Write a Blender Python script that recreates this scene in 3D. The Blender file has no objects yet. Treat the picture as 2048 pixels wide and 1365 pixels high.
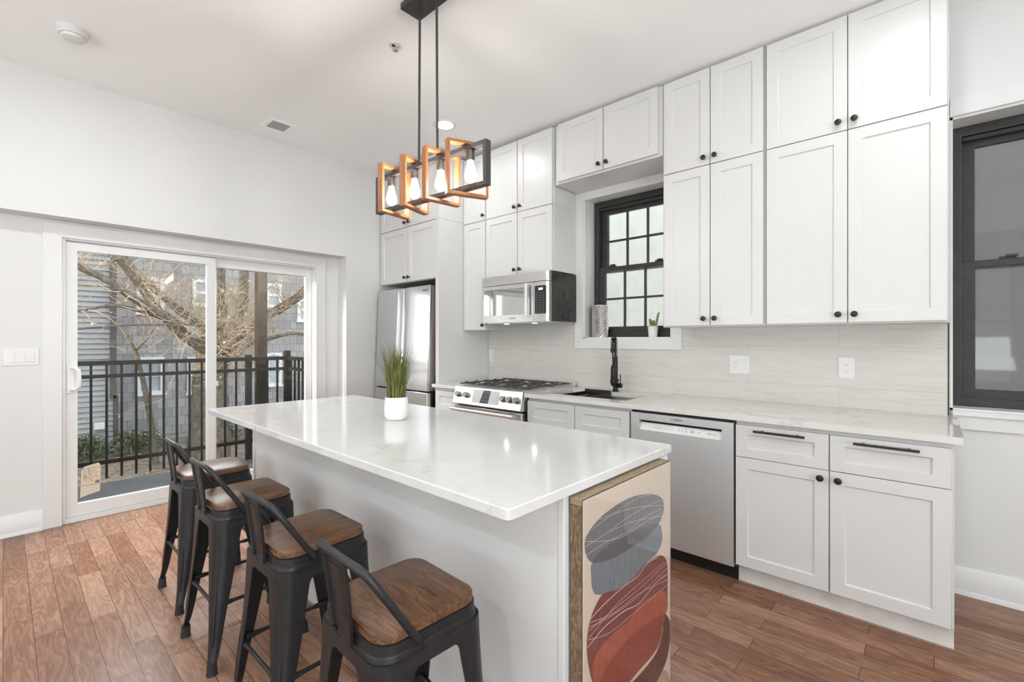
import bpy, bmesh, math, random
from mathutils import Vector, Matrix, Euler
random.seed(7)
C = bpy.context.scene.collection
SC = bpy.context.scene

# ------------------------------------------------------------------ camera
cam = bpy.data.objects.new('camera', bpy.data.cameras.new('camera'))
C.objects.link(cam)
cam.location = (0, 0, 1.30)
cam.rotation_euler = (math.radians(90), 0, math.atan2(927.0, 1018.0))
cam.data.sensor_width = 36
cam.data.lens = 927.0 / 2048 * 36
cam.data.shift_y = -1.5 / 2048
cam.data.clip_start = 0.02
SC.camera = cam

# ------------------------------------------------------------------ world, sun, added fill lamps, exposure
w = bpy.data.worlds.new('sky'); SC.world = w; w.use_nodes = True
nt = w.node_tree
bg = nt.nodes['Background']
tc = nt.nodes.new('ShaderNodeTexCoord'); sep = nt.nodes.new('ShaderNodeSeparateXYZ')
mr = nt.nodes.new('ShaderNodeMapRange'); mr.inputs['From Min'].default_value = -0.05; mr.inputs['From Max'].default_value = 0.6
rp = nt.nodes.new('ShaderNodeValToRGB')
rp.color_ramp.elements[0].color = (1.0, 0.97, 0.93, 1); rp.color_ramp.elements[1].color = (0.80, 0.90, 1.0, 1)
nt.links.new(tc.outputs['Generated'], sep.inputs[0]); nt.links.new(sep.outputs['Z'], mr.inputs['Value'])
nt.links.new(mr.outputs[0], rp.inputs[0]); nt.links.new(rp.outputs[0], bg.inputs['Color'])
bg.inputs['Strength'].default_value = 2.05

def lamp(name, kind, loc, energy, color=(1, 1, 1), rot=(0, 0, 0), size=None, size_y=None, parent=None, shape='RECTANGLE', spread=None):
    d = bpy.data.lights.new(name, kind); d.energy = energy; d.color = color
    if kind == 'AREA':
        d.shape = shape; d.size = size
        if size_y: d.size_y = size_y
        if spread: d.spread = spread
    o = bpy.data.objects.new(name, d); C.objects.link(o); o.location = loc; o.rotation_euler = rot
    if parent: o.parent = parent
    return o

sun = lamp('sun', 'SUN', (-6, -10, 8), 7.0, (1.0, 0.84, 0.62))
sun.rotation_euler = Vector((0.15, 1.0, -0.27)).to_track_quat('-Z', 'Y').to_euler()
sun.data.angle = math.radians(0.6)
# fill lamp added outside the unseen side window
lamp('fill_side_window', 'AREA', (3.62, -1.05, 1.60), 9, (0.92, 0.97, 1.0), (0, math.radians(90), 0), 2.0, 3.4)
# upward fill lamps added at the unseen windows to brighten the ceiling
lamp('ceiling_fill_side', 'AREA', (3.62, -1.05, 1.10), 210, (0.90, 0.96, 1.0), (0, math.radians(150), 0), 1.0, 3.4)
lamp('ceiling_fill_near', 'AREA', (-1.2, -3.54, 1.10), 70, (0.90, 0.96, 1.0), (math.radians(150), 0, 0), 4.2, 1.0)
# extra area lamp added over the balcony, boosting daylight on the floor
lamp('daylight_boost_glass_door', 'AREA', (-5.0, 1.2, 2.36), 330, (0.94, 0.975, 1.0), (0, math.radians(-80), 0), .5, 2.6)
SC.view_settings.view_transform = 'Standard'
SC.view_settings.look = 'None'
SC.view_settings.gamma = 1
SC.view_settings.use_curve_mapping = False
SC.view_settings.exposure = 0.25
SC.cycles.use_denoising = True
SC.cycles.max_bounces = 10; SC.cycles.diffuse_bounces = 6; SC.cycles.glossy_bounces = 4
SC.cycles.transparent_max_bounces = 16; SC.cycles.sample_clamp_indirect = 6
SC.cycles.caustics_reflective = False; SC.cycles.caustics_refractive = False

# ------------------------------------------------------------------ materials
MT = {}
def pbr(name, col, rough=0.5, metal=0.0, spec=0.5, emit=None, estr=0):
    m = bpy.data.materials.new(name); m.use_nodes = True
    b = m.node_tree.nodes['Principled BSDF']
    b.inputs['Base Color'].default_value = (*col, 1); b.inputs['Roughness'].default_value = rough
    b.inputs['Metallic'].default_value = metal; b.inputs['Specular IOR Level'].default_value = spec
    if emit: b.inputs['Emission Color'].default_value = (*emit, 1); b.inputs['Emission Strength'].default_value = estr
    MT[name] = m
    return m
def N(m, t, **kw):
    n = m.node_tree.nodes.new(t)
    for k, v in kw.items():
        if hasattr(n, k): setattr(n, k, v)
        else: n.inputs[k].default_value = v
    return n
def L(m, a, b): m.node_tree.links.new(a, b)
def B(m): return m.node_tree.nodes['Principled BSDF']
def objco(m, scale=(1, 1, 1), rand=False, rot=(0, 0, 0)):
    t = N(m, 'ShaderNodeTexCoord'); mp = N(m, 'ShaderNodeMapping')
    mp.inputs['Scale'].default_value = scale; mp.inputs['Rotation'].default_value = rot
    L(m, t.outputs['Object'], mp.inputs['Vector'])
    if rand:
        oi = N(m, 'ShaderNodeObjectInfo'); mu = N(m, 'ShaderNodeMath', operation='MULTIPLY'); mu.inputs[1].default_value = 37.0
        L(m, oi.outputs['Random'], mu.inputs[0]); cb = N(m, 'ShaderNodeCombineXYZ')
        for i in range(3): L(m, mu.outputs[0], cb.inputs[i])
        L(m, cb.outputs[0], mp.inputs['Location'])
    return mp.outputs['Vector']
def ramp(m, src, stops):
    r = N(m, 'ShaderNodeValToRGB'); e = r.color_ramp.elements
    while len(e) < len(stops): e.new(0.5)
    for el, (p, c) in zip(e, stops): el.position = p; el.color = (*c, 1)
    L(m, src, r.inputs[0]); return r.outputs[0]
def bump(m, src, strength, dist=0.002):
    b = N(m, 'ShaderNodeBump'); b.inputs['Strength'].default_value = strength; b.inputs['Distance'].default_value = dist
    L(m, src, b.inputs['Height']); L(m, b.outputs[0], B(m).inputs['Normal'])
def noisy(name, c1, c2, scale, rough, bumpy=0, **kw):
    m = pbr(name, c1, rough, **kw); v = objco(m)
    n = N(m, 'ShaderNodeTexNoise'); n.inputs['Scale'].default_value = scale; n.inputs['Detail'].default_value = 6
    L(m, v, n.inputs['Vector']); L(m, ramp(m, n.outputs['Fac'], [(0.3, c1), (0.7, c2)]), B(m).inputs['Base Color'])
    if bumpy: bump(m, n.outputs['Fac'], bumpy)
    return m

noisy('wall_paint', (.645, .648, .642), (.665, .668, .662), 2.0, .55, .02)
noisy('ceiling_paint', (.88, .89, .89), (.90, .91, .91), 1.5, .6, .02)
noisy('trim_paint', (.665, .668, .662), (.685, .688, .682), 3.0, .35)
noisy('cabinet_paint', (.605, .607, .60), (.62, .622, .615), 3.0, .32)
noisy('island_paint', (.66, .665, .66), (.675, .68, .675), 3.0, .35)
noisy('toe_kick_board', (.60, .565, .545), (.72, .69, .67), 9.0, .5)
noisy('vinyl_white', (.69, .695, .69), (.71, .715, .71), 5.0, .28)
noisy('plastic_white', (.66, .66, .655), (.68, .68, .675), 5.0, .3)
noisy('ceramic_white', (.78, .765, .74), (.82, .81, .79), 6.0, .45)
noisy('black_metal', (.012, .012, .012), (.02, .02, .02), 20.0, .38, metal=0.3)
noisy('faucet_black', (.012, .011, .010), (.022, .02, .018), 30.0, .32, metal=0.6)
noisy('stool_metal', (.030, .030, .032), (.040, .040, .042), 25.0, .42, .03, metal=0.55)
noisy('rubber_black', (.012, .012, .013), (.02, .02, .02), 30.0, .6)
noisy('window_black', (.018, .018, .017), (.03, .03, .028), 14.0, .5, .15)
noisy('black_plastic', (.010, .010, .010), (.016, .016, .016), 30.0, .3)
noisy('appliance_side', (.030, .028, .026), (.045, .042, .04), 20.0, .22, metal=0.3)
noisy('cast_iron', (.05, .049, .047), (.075, .073, .07), 60.0, .5, .1)
noisy('rail_black', (.010, .009, .008), (.018, .016, .014), 30.0, .5, spec=.12)
noisy('pendant_black', (.045, .045, .045), (.065, .064, .063), 18.0, .42, metal=0.4)
noisy('socket_steel', (.10, .10, .10), (.16, .16, .155), 40.0, .3, metal=0.8)
pbr('oven_glass', (.012, .012, .012), .03, spec=.7).node_tree.nodes['Principled BSDF'].inputs['IOR'].default_value = 3.6
pbr('dark_gap', (.012, .011, .010), .8)
pbr('chrome', (.78, .78, .77), .12, 1.0)
pbr('mark_grey', (.12, .12, .12), .6)
pbr('mark_pale', (.55, .55, .54), .5)
pbr('mark_light', (.45, .45, .45), .5)
pbr('digit_glow', (.9, .95, 1), .5, emit=(.9, .95, 1), estr=3)
pbr('downlight_glow', (1, 1, 1), .5, emit=(1, .97, .92), estr=14)
pbr('bulb_glow', (1, .9, .75), .3, emit=(1, .86, .64), estr=22)
pbr('hood_lamp_glow', (1, 1, 1), .5, emit=(1, .93, .82), estr=25)

def glass(name, tint=(1, 1, 1), ior=1.45, rough=0.0, dust=0.0):
    m = bpy.data.materials.new(name); m.use_nodes = True; t = m.node_tree; t.nodes.remove(t.nodes['Principled BSDF'])
    out = t.nodes['Material Output']; tr = t.nodes.new('ShaderNodeBsdfTransparent'); tr.inputs[0].default_value = (*tint, 1)
    gl = t.nodes.new('ShaderNodeBsdfGlossy'); gl.inputs['Roughness'].default_value = rough
    fr = t.nodes.new('ShaderNodeFresnel'); gm = t.nodes.new('ShaderNodeNewGeometry'); mi = t.nodes.new('ShaderNodeMapRange')
    mi.inputs['To Min'].default_value = ior; mi.inputs['To Max'].default_value = 1.0 / ior      # same mirror strength from both sides of the pane
    t.links.new(gm.outputs['Backfacing'], mi.inputs['Value']); t.links.new(mi.outputs[0], fr.inputs['IOR'])
    mx = t.nodes.new('ShaderNodeMixShader'); t.links.new(fr.outputs[0], mx.inputs[0]); t.links.new(tr.outputs[0], mx.inputs[1]); t.links.new(gl.outputs[0], mx.inputs[2])
    last = mx.outputs[0]
    if dust:
        df = t.nodes.new('ShaderNodeBsdfDiffuse'); df.inputs[0].default_value = (.8, .8, .8, 1)
        m2 = t.nodes.new('ShaderNodeMixShader'); m2.inputs[0].default_value = dust
        t.links.new(last, m2.inputs[1]); t.links.new(df.outputs[0], m2.inputs[2]); last = m2.outputs[0]
    t.links.new(last, out.inputs['Surface']); MT[name] = m
glass('door_glass', (.98, .985, .98), 1.27, 0, .002)
glass('window_glass', (.93, .95, .94), 1.5, 0.02, .05)
glass('shade_tinted_glass', (.42, .42, .42), 1.55, 0.03, .05)  # darkness of the view outside the large window put into its tint
glass('bulb_glass', (.98, .96, .92), 1.4)
_t = MT['bulb_glass'].node_tree; _o = _t.nodes['Material Output']; _l = _o.inputs['Surface'].links[0].from_socket
_e = _t.nodes.new('ShaderNodeEmission'); _e.inputs[0].default_value = (1, .90, .74, 1); _e.inputs[1].default_value = 1.1
_a = _t.nodes.new('ShaderNodeAddShader'); _t.links.new(_l, _a.inputs[0]); _t.links.new(_e.outputs[0], _a.inputs[1]); _t.links.new(_a.outputs[0], _o.inputs['Surface'])
glass('picture_glass', (1, 1, 1), 1.35)

def steel(name, col, rough, axis, amt=.10):
    m = pbr(name, col, rough, 1.0)
    sc = {'x': (1.2, 60, 140), 'z': (140, 140, 1.2)}[axis]
    v = objco(m, sc); n = N(m, 'ShaderNodeTexNoise'); n.inputs['Scale'].default_value = 3; n.inputs['Detail'].default_value = 4
    L(m, v, n.inputs['Vector']); r = N(m, 'ShaderNodeMapRange')
    r.inputs['To Min'].default_value = rough - amt * .5; r.inputs['To Max'].default_value = rough + amt
    L(m, n.outputs['Fac'], r.inputs['Value']); L(m, r.outputs[0], B(m).inputs['Roughness'])
    bump(m, n.outputs['Fac'], .008, .0003)
steel('steel_brushed', (.60, .59, .575), .26, 'x', .05)
steel('steel_upright', (.86, .89, .91), .48, 'z', .05)
steel('steel_fridge', (.66, .67, .68), .13, 'z', .05)
steel('steel_bright', (.80, .795, .785), .28, 'x')
steel('steel_basin', (.72, .71, .70), .42, 'x')
steel('knob_steel', (.34, .33, .32), .3, 'x', .05)
noisy('steel_bronze', (.42, .36, .30), (.48, .42, .35), 4.0, .45, metal=.7)

# quartz with fine grey veins
def quartz(name, base, seed, warm):
    m = pbr(name, base, .10, spec=.5); v = objco(m)
    mp = N(m, 'ShaderNodeVectorMath', operation='ADD'); mp.inputs[1].default_value = (seed, seed * .7, 0); L(m, v, mp.inputs[0])
    n0 = N(m, 'ShaderNodeTexNoise'); n0.inputs['Scale'].default_value = 2.6; n0.inputs['Detail'].default_value = 7; n0.inputs['Roughness'].default_value = .62
    L(m, mp.outputs[0], n0.inputs['Vector'])
    sub = N(m, 'ShaderNodeMath', operation='SUBTRACT'); sub.inputs[1].default_value = .5; L(m, n0.outputs['Fac'], sub.inputs[0])
    ab = N(m, 'ShaderNodeMath', operation='ABSOLUTE'); L(m, sub.outputs[0], ab.inputs[0])
    vein = ramp(m, ab.outputs[0], [(0.0, (1, 1, 1)), (.011, (.35, .35, .35)), (.03, (0, 0, 0))])
    n1 = N(m, 'ShaderNodeTexNoise'); n1.inputs['Scale'].default_value = 1.7; n1.inputs['Detail'].default_value = 2
    L(m, mp.outputs[0], n1.inputs['Vector']); msk = ramp(m, n1.outputs['Fac'], [(.46, (0, 0, 0)), (.64, (.5, .5, .5))])
    mul = N(m, 'ShaderNodeMath', operation='MULTIPLY'); L(m, vein, mul.inputs[0]); L(m, msk, mul.inputs[1])
    n2 = N(m, 'ShaderNodeTexNoise'); n2.inputs['Scale'].default_value = 5; n2.inputs['Detail'].default_value = 5
    L(m, v, n2.inputs['Vector'])
    basec = ramp(m, n2.outputs['Fac'], [(.3, tuple(c * .96 for c in base)), (.7, base)])
    mx = N(m, 'ShaderNodeMix', data_type='RGBA'); mx.inputs['B'].default_value = (.30, .285, .27, 1)
    L(m, mul.outputs[0], mx.inputs['Factor']); L(m, basec, mx.inputs['A']); L(m, mx.outputs['Result'], B(m).inputs['Base Color'])
quartz('quartz_island', (.635, .635, .63), 3.1, 0)
quartz('quartz_counter', (.66, .645, .615), 8.4, 1)

def planks(name, c_dark, c_mid, c_light, width, row, rough, mortar, grain=1.0):
    m = pbr(name, c_mid, rough, spec=.27); v = objco(m)
    br = N(m, 'ShaderNodeTexBrick'); br.offset = .37; br.offset_frequency = 2; br.squash = 1
    for k, val in (('Scale', 1), ('Mortar Size', mortar), ('Mortar Smooth', .1), ('Bias', 0), ('Brick Width', width), ('Row Height', row)): br.inputs[k].default_value = val
    br.inputs['Color1'].default_value = (0, 0, 0, 1); br.inputs['Color2'].default_value = (1, 1, 1, 1); br.inputs['Mortar'].default_value = (.5, .5, .5, 1)
    L(m, v, br.inputs['Vector'])
    # each board its own grain: shift the grain coordinates by the board's random value
    mu = N(m, 'ShaderNodeVectorMath', operation='SCALE'); mu.inputs['Scale'].default_value = 9.0; L(m, br.outputs['Color'], mu.inputs[0])
    ad = N(m, 'ShaderNodeVectorMath', operation='ADD'); L(m, v, ad.inputs[0]); L(m, mu.outputs[0], ad.inputs[1])
    st = N(m, 'ShaderNodeMapping'); st.inputs['Scale'].default_value = (1.0, 11, 11); L(m, ad.outputs[0], st.inputs['Vector'])
    n = N(m, 'ShaderNodeTexNoise'); n.inputs['Scale'].default_value = 3.0; n.inputs['Detail'].default_value = 8; n.inputs['Roughness'].default_value = .65; n.inputs['Distortion'].default_value = 1.2
    L(m, st.outputs[0], n.inputs['Vector'])
    wv = N(m, 'ShaderNodeTexNoise'); wv.inputs['Scale'].default_value = 16; wv.inputs['Detail'].default_value = 5; L(m, st.outputs[0], wv.inputs['Vector'])
    st2 = N(m, 'ShaderNodeMapping'); st2.inputs['Scale'].default_value = (1.0, 5.5, 5.5); L(m, ad.outputs[0], st2.inputs['Vector'])
    cn = N(m, 'ShaderNodeTexNoise'); cn.inputs['Scale'].default_value = 1.6; cn.inputs['Detail'].default_value = 2; L(m, st2.outputs[0], cn.inputs['Vector'])
    cm = N(m, 'ShaderNodeMath', operation='MULTIPLY'); cm.inputs[1].default_value = 95; L(m, cn.outputs['Fac'], cm.inputs[0])
    cs = N(m, 'ShaderNodeMath', operation='SINE'); L(m, cm.outputs[0], cs.inputs[0])          # growth-ring lines
    ca = N(m, 'ShaderNodeMath', operation='MULTIPLY_ADD'); ca.inputs[1].default_value = .055 * grain; L(m, cs.outputs[0], ca.inputs[0])
    hn = N(m, 'ShaderNodeMath', operation='MULTIPLY_ADD'); hn.inputs[1].default_value = .45; hn.inputs[2].default_value = .275; L(m, n.outputs['Fac'], hn.inputs[0]); L(m, hn.outputs[0], ca.inputs[2])
    a1 = N(m, 'ShaderNodeMath', operation='MULTIPLY_ADD'); a1.inputs[1].default_value = .25; L(m, br.outputs['Color'], a1.inputs[0]); L(m, ca.outputs[0], a1.inputs[2])
    a2 = N(m, 'ShaderNodeMath', operation='MULTIPLY_ADD'); a2.inputs[1].default_value = .35 * grain; L(m, wv.outputs['Fac'], a2.inputs[0]); L(m, a1.outputs[0], a2.inputs[2])
    col = ramp(m, a2.outputs[0], [(.40, c_dark), (.72, c_mid), (.98, c_light)])
    mx = N(m, 'ShaderNodeMix', data_type='RGBA'); mx.inputs['B'].default_value = (*[c * .45 for c in c_dark], 1)
    L(m, br.outputs['Fac'], mx.inputs['Factor']); L(m, col, mx.inputs['A']); L(m, mx.outputs['Result'], B(m).inputs['Base Color'])
    bump(m, wv.outputs['Fac'], .05, .001)
    return m
planks('floor_oak', (.062, .026, .014), (.190, .088, .050), (.33, .195, .130), .58, .092, .33, .0011)

# long wood-look wall tiles: brick in the wall plane (x, z)
def tiles(name):
    m = pbr(name, (.6, .55, .48), .38); t = N(m, 'ShaderNodeTexCoord'); sp = N(m, 'ShaderNodeSeparateXYZ'); cb = N(m, 'ShaderNodeCombineXYZ')
    L(m, t.outputs['Object'], sp.inputs[0])
    ax = N(m, 'ShaderNodeMath', operation='ADD'); ax.inputs[1].default_value = 8.41; az = N(m, 'ShaderNodeMath', operation='ADD'); az.inputs[1].default_value = 9.316
    L(m, sp.outputs['X'], ax.inputs[0]); L(m, sp.outputs['Z'], az.inputs[0]); L(m, ax.outputs[0], cb.inputs[0]); L(m, az.outputs[0], cb.inputs[1])
    br = N(m, 'ShaderNodeTexBrick'); br.offset = .5; br.offset_frequency = 2
    for k, val in (('Scale', 1), ('Mortar Size', .0012), ('Mortar Smooth', .1), ('Bias', 0), ('Brick Width', 1.0), ('Row Height', .235)): br.inputs[k].default_value = val
    br.inputs['Color1'].default_value = (0, 0, 0, 1); br.inputs['Color2'].default_value = (1, 1, 1, 1); br.inputs['Mortar'].default_value = (.5, .5, .5, 1)
    L(m, cb.outputs[0], br.inputs['Vector'])
    mu = N(m, 'ShaderNodeVectorMath', operation='SCALE'); mu.inputs['Scale'].default_value = 7.0; L(m, br.outputs['Color'], mu.inputs[0])
    ad = N(m, 'ShaderNodeVectorMath', operation='ADD'); L(m, cb.outputs[0], ad.inputs[0]); L(m, mu.outputs[0], ad.inputs[1])
    st = N(m, 'ShaderNodeMapping'); st.inputs['Scale'].default_value = (1.2, 12, 1); L(m, ad.outputs[0], st.inputs['Vector'])
    n = N(m, 'ShaderNodeTexNoise'); n.inputs['Scale'].default_value = 3.5; n.inputs['Detail'].default_value = 9; n.inputs['Roughness'].default_value = .7; n.inputs['Distortion'].default_value = .8
    L(m, st.outputs[0], n.inputs['Vector'])
    col = ramp(m, n.outputs['Fac'], [(.25, (.51, .485, .445)), (.5, (.575, .555, .518)), (.75, (.615, .60, .57))])
    mx = N(m, 'ShaderNodeMix', data_type='RGBA'); mx.inputs['B'].default_value = (.43, .41, .38, 1)
    L(m, br.outputs['Fac'], mx.inputs['Factor']); L(m, col, mx.inputs['A']); L(m, mx.outputs['Result'], B(m).inputs['Base Color'])
    bump(m, n.outputs['Fac'], .05, .001)
tiles('wall_tile')

def wood(name, stops, scale, rough, rot=(0, 0, 0), rand=True, bumpy=.1, rings=0):
    m = pbr(name, stops[0][1], rough); v = objco(m, scale, rand, rot)
    n = N(m, 'ShaderNodeTexNoise'); n.inputs['Scale'].default_value = 2.2; n.inputs['Detail'].default_value = 8; n.inputs['Roughness'].default_value = .62; n.inputs['Distortion'].default_value = 1.4
    L(m, v, n.inputs['Vector']); sn = N(m, 'ShaderNodeMath', operation='MULTIPLY'); sn.inputs[1].default_value = rings; L(m, n.outputs['Fac'], sn.inputs[0])
    si = N(m, 'ShaderNodeMath', operation='SINE'); L(m, sn.outputs[0], si.inputs[0]); sa = N(m, 'ShaderNodeMath', operation='MULTIPLY_ADD'); sa.inputs[1].default_value = .07 if rings else 0
    L(m, si.outputs[0], sa.inputs[0]); L(m, n.outputs['Fac'], sa.inputs[2])
    L(m, ramp(m, sa.outputs[0], stops), B(m).inputs['Base Color']); bump(m, n.outputs['Fac'], bumpy, .001)
WAL = [(.30, (.045, .020, .010)), (.50, (.115, .055, .027)), (.72, (.20, .105, .055))]
wood('walnut_along', WAL, (17, 2.2, 17), .38, bumpy=.05, rings=60)
wood('walnut_across', WAL, (2.2, 17, 17), .38, bumpy=.05, rings=60)
wood('pendant_wood', [(.30, (.22, .075, .025)), (.55, (.36, .14, .05)), (.8, (.46, .20, .08))], (30, 30, 4), .45, bumpy=.05)
wood('frame_bark', [(.30, (.07, .045, .025)), (.5, (.16, .105, .06)), (.72, (.34, .25, .16))], (60, 60, 14), .7, bumpy=.6)
wood('frame_edge', [(.30, (.16, .11, .065)), (.5, (.30, .22, .135)), (.72, (.40, .31, .20))], (60, 14, 60), .6, bumpy=.2)
noisy('art_paper', (.60, .50, .40), (.63, .53, .43), 30, .5)
def paintmat(name, c): 
    m = pbr(name, c, .55); v = objco(m, (1, 30, 5)); n = N(m, 'ShaderNodeTexNoise'); n.inputs['Scale'].default_value = 3; n.inputs['Detail'].default_value = 7
    L(m, v, n.inputs['Vector']); L(m, ramp(m, n.outputs['Fac'], [(.3, tuple(x * .8 for x in c)), (.7, tuple(min(1, x * 1.15) for x in c))]), B(m).inputs['Base Color'])
paintmat('art_slate', (.155, .155, .17)); paintmat('art_blue', (.165, .19, .215)); paintmat('art_deep', (.095, .10, .115))
paintmat('art_maroon', (.19, .052, .05)); paintmat('art_coral', (.37, .092, .06)); paintmat('art_red', (.26, .055, .04)); paintmat('art_brown', (.11, .038, .032)); paintmat('art_sand', (.42, .31, .21))
pbr('art_line', (.62, .52, .45), .6)
noisy('grass_green', (.085, .10, .02), (.22, .22, .055), 25, .5)
noisy('succulent_green', (.14, .22, .06), (.32, .40, .16), 60, .5)
noisy('soil', (.05, .04, .03), (.09, .07, .05), 60, .9)
noisy('hammered_silver', (.72, .71, .70), (.86, .85, .84), 40, .30, metal=1.0)
noisy('cardboard_label', (.60, .52, .40), (.66, .58, .46), 20, .7)
# outdoors
noisy('stucco_pale', (.76, .765, .75), (.86, .865, .85), 9, .9, .5)
noisy('siding_grey', (.33, .34, .345), (.37, .38, .385), 3, .7)
noisy('bark', (.07, .06, .046), (.165, .14, .11), 14, .9, .6, spec=.1)
noisy('twig_tan', (.27, .21, .15), (.43, .35, .26), 20, .8)
noisy('dry_leaf', (.34, .18, .08), (.50, .32, .18), 20, .8)
noisy('shrub_leaf', (.075, .10, .04), (.22, .25, .13), 12, .6)
noisy('balcony_slab', (.045, .05, .053), (.085, .09, .095), 5, .45, .1)
noisy('ground_dirt', (.16, .125, .095), (.28, .235, .19), 5, .95, .3)
noisy('asphalt', (.20, .195, .19), (.27, .265, .26), 10, .9, .2)
noisy('post_brown', (.022, .017, .012), (.038, .029, .021), 8, .7, spec=.1)
noisy('trim_white_outdoor', (.72, .73, .72), (.78, .79, .78), 8, .5)
noisy('sky_pane', (.30, .36, .40), (.42, .48, .52), 2, .1)
noisy('pipe_dark', (.055, .045, .04), (.09, .075, .065), 8, .6)
noisy('cream_wall', (.70, .66, .45), (.74, .70, .50), 8, .8)
m = pbr('shingle_grey', (.3, .3, .3), .9); t_ = N(m, 'ShaderNodeTexCoord'); sp_ = N(m, 'ShaderNodeSeparateXYZ'); cb_ = N(m, 'ShaderNodeCombineXYZ')
L(m, t_.outputs['Object'], sp_.inputs[0]); L(m, sp_.outputs['Y'], cb_.inputs[0]); L(m, sp_.outputs['Z'], cb_.inputs[1])
br_ = N(m, 'ShaderNodeTexBrick'); br_.offset = .43
for k, val in (('Scale', 1), ('Mortar Size', .008), ('Mortar Smooth', .6), ('Brick Width', .17), ('Row Height', .20)): br_.inputs[k].default_value = val
br_.inputs['Color1'].default_value = (.25, .25, .255, 1); br_.inputs['Color2'].default_value = (.38, .38, .385, 1); br_.inputs['Mortar'].default_value = (.17, .17, .17, 1)
L(m, cb_.outputs[0], br_.inputs['Vector']); L(m, br_.outputs['Color'], B(m).inputs['Base Color']); bump(m, br_.outputs['Color'], .6, .02)

# ------------------------------------------------------------------ mesh building
class MB:
    def __init__(s): s.v = []; s.f = []; s.m = []
    def add(s, vs, fs, mi=0):
        o = len(s.v); s.v += [tuple(p) for p in vs]
        for f in fs: s.f.append([i + o for i in f]); s.m.append(mi)
        return s
    def box(s, x0, y0, z0, x1, y1, z1, mi=0):
        vs = [(x, y, z) for z in (z0, z1) for y in (y0, y1) for x in (x0, x1)]
        return s.add(vs, [(0, 2, 3, 1), (4, 5, 7, 6), (0, 1, 5, 4), (2, 6, 7, 3), (0, 4, 6, 2), (1, 3, 7, 5)], mi)
    def loft(s, loops, cap0=True, cap1=True, mi=0, closed=True):
        n = len(loops[0]); vs = [p for l in loops for p in l]; fs = []
        for i in range(len(loops) - 1):
            for j in range(n if closed else n - 1):
                k = (j + 1) % n; fs.append((i * n + j, i * n + k, (i + 1) * n + k, (i + 1) * n + j))
        if cap0: fs.append(tuple(reversed(range(n))))
        if cap1: fs.append(tuple(range((len(loops) - 1) * n, len(loops) * n)))
        return s.add(vs, fs, mi)
    def prism(s, pts, axis, a, b, mi=0):   # pts 2-D polygon; axis the extruded one
        def P(p, t):
            return {'x': (t, p[0], p[1]), 'y': (p[0], t, p[1]), 'z': (p[0], p[1], t)}[axis]
        return s.loft([[P(p, a) for p in pts], [P(p, b) for p in pts]], mi=mi)
    def ring(s, ax, at0, at1, a0, a1, z0, z1, l, r, b, t, mi=0):
        """rectangular frame in one piece; ax the axis across it, l/r/b/t the bar widths"""
        def P(a, z, q): return (q, a, z) if ax == 'x' else (a, q, z)
        o = [(a0, z0), (a1, z0), (a1, z1), (a0, z1)]; i = [(a0 + l, z0 + b), (a1 - r, z0 + b), (a1 - r, z1 - t), (a0 + l, z1 - t)]
        vs = [P(a, z, q) for q in (at0, at1) for lp in (o, i) for a, z in lp]; fs = []
        for k in range(4):
            j = (k + 1) % 4
            fs += [(k, j, 4 + j, 4 + k), (8 + k, 12 + k, 12 + j, 8 + j), (k, 8 + k, 8 + j, j), (4 + k, 4 + j, 12 + j, 12 + k)]
        return s.add(vs, fs, mi)
    def lathe(s, prof, c=(0, 0, 0), axis=(0, 0, 1), seg=24, mi=0, caps=True):
        q = Vector((0, 0, 1)).rotation_difference(Vector(axis).normalized()); c = Vector(c)
        loops = [[tuple(c + q @ Vector((r * math.cos(2 * math.pi * k / seg), r * math.sin(2 * math.pi * k / seg), z))) for k in range(seg)] for r, z in prof]
        return s.loft(loops, caps, caps, mi)
    def cyl(s, p0, p1, r0, r1=None, seg=12, mi=0):
        p0 = Vector(p0); p1 = Vector(p1); d = p1 - p0
        return s.lathe([(r0, 0), (r0 if r1 is None else r1, d.length)], p0, d, seg, mi)
    def tube(s, path, r, seg=8, mi=0, closed=False):
        P = [Vector(p) for p in path]; n = len(P)
        R = r if isinstance(r, (list, tuple)) else [r] * n
        T = []
        for i in range(n):
            a = P[max(i - 1, 0)]; b = P[min(i + 1, n - 1)]; T.append((b - a).normalized())
        u = T[0].orthogonal().normalized(); loops = []
        for i in range(n):
            if i: u = (T[i - 1].rotation_difference(T[i])) @ u
            u = (u - T[i] * u.dot(T[i])).normalized(); w_ = T[i].cross(u)
            loops.append([tuple(P[i] + R[i] * (math.cos(2 * math.pi * k / seg) * u + math.sin(2 * math.pi * k / seg) * w_)) for k in range(seg)])
        return s.loft(loops, True, True, mi)
    def bar(s, p0, p1, w_, h, up=(0, 0, 1), mi=0):   # square-section bar
        p0 = Vector(p0); p1 = Vector(p1); d = (p1 - p0).normalized(); up = Vector(up)
        side = d.cross(up).normalized(); up = side.cross(d).normalized()
        q = [(a * w_ / 2 * side + b * h / 2 * up) for a, b in ((-1, -1), (1, -1), (1, 1), (-1, 1))]
        return s.loft([[tuple(p0 + k) for k in q], [tuple(p1 + k) for k in q]], mi=mi)

def rrect(hx, hy, r, z, n=6, cx=0, cy=0):
    pts = []
    for sx, sy, a0 in ((1, 1, 0), (-1, 1, 90), (-1, -1, 180), (1, -1, 270)):
        for k in range(n + 1):
            a = math.radians(a0 + 90 * k / n)
            pts.append((cx + sx * (hx - r) + r * math.cos(a), cy + sy * (hy - r) + r * math.sin(a), z))
    return pts

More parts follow.
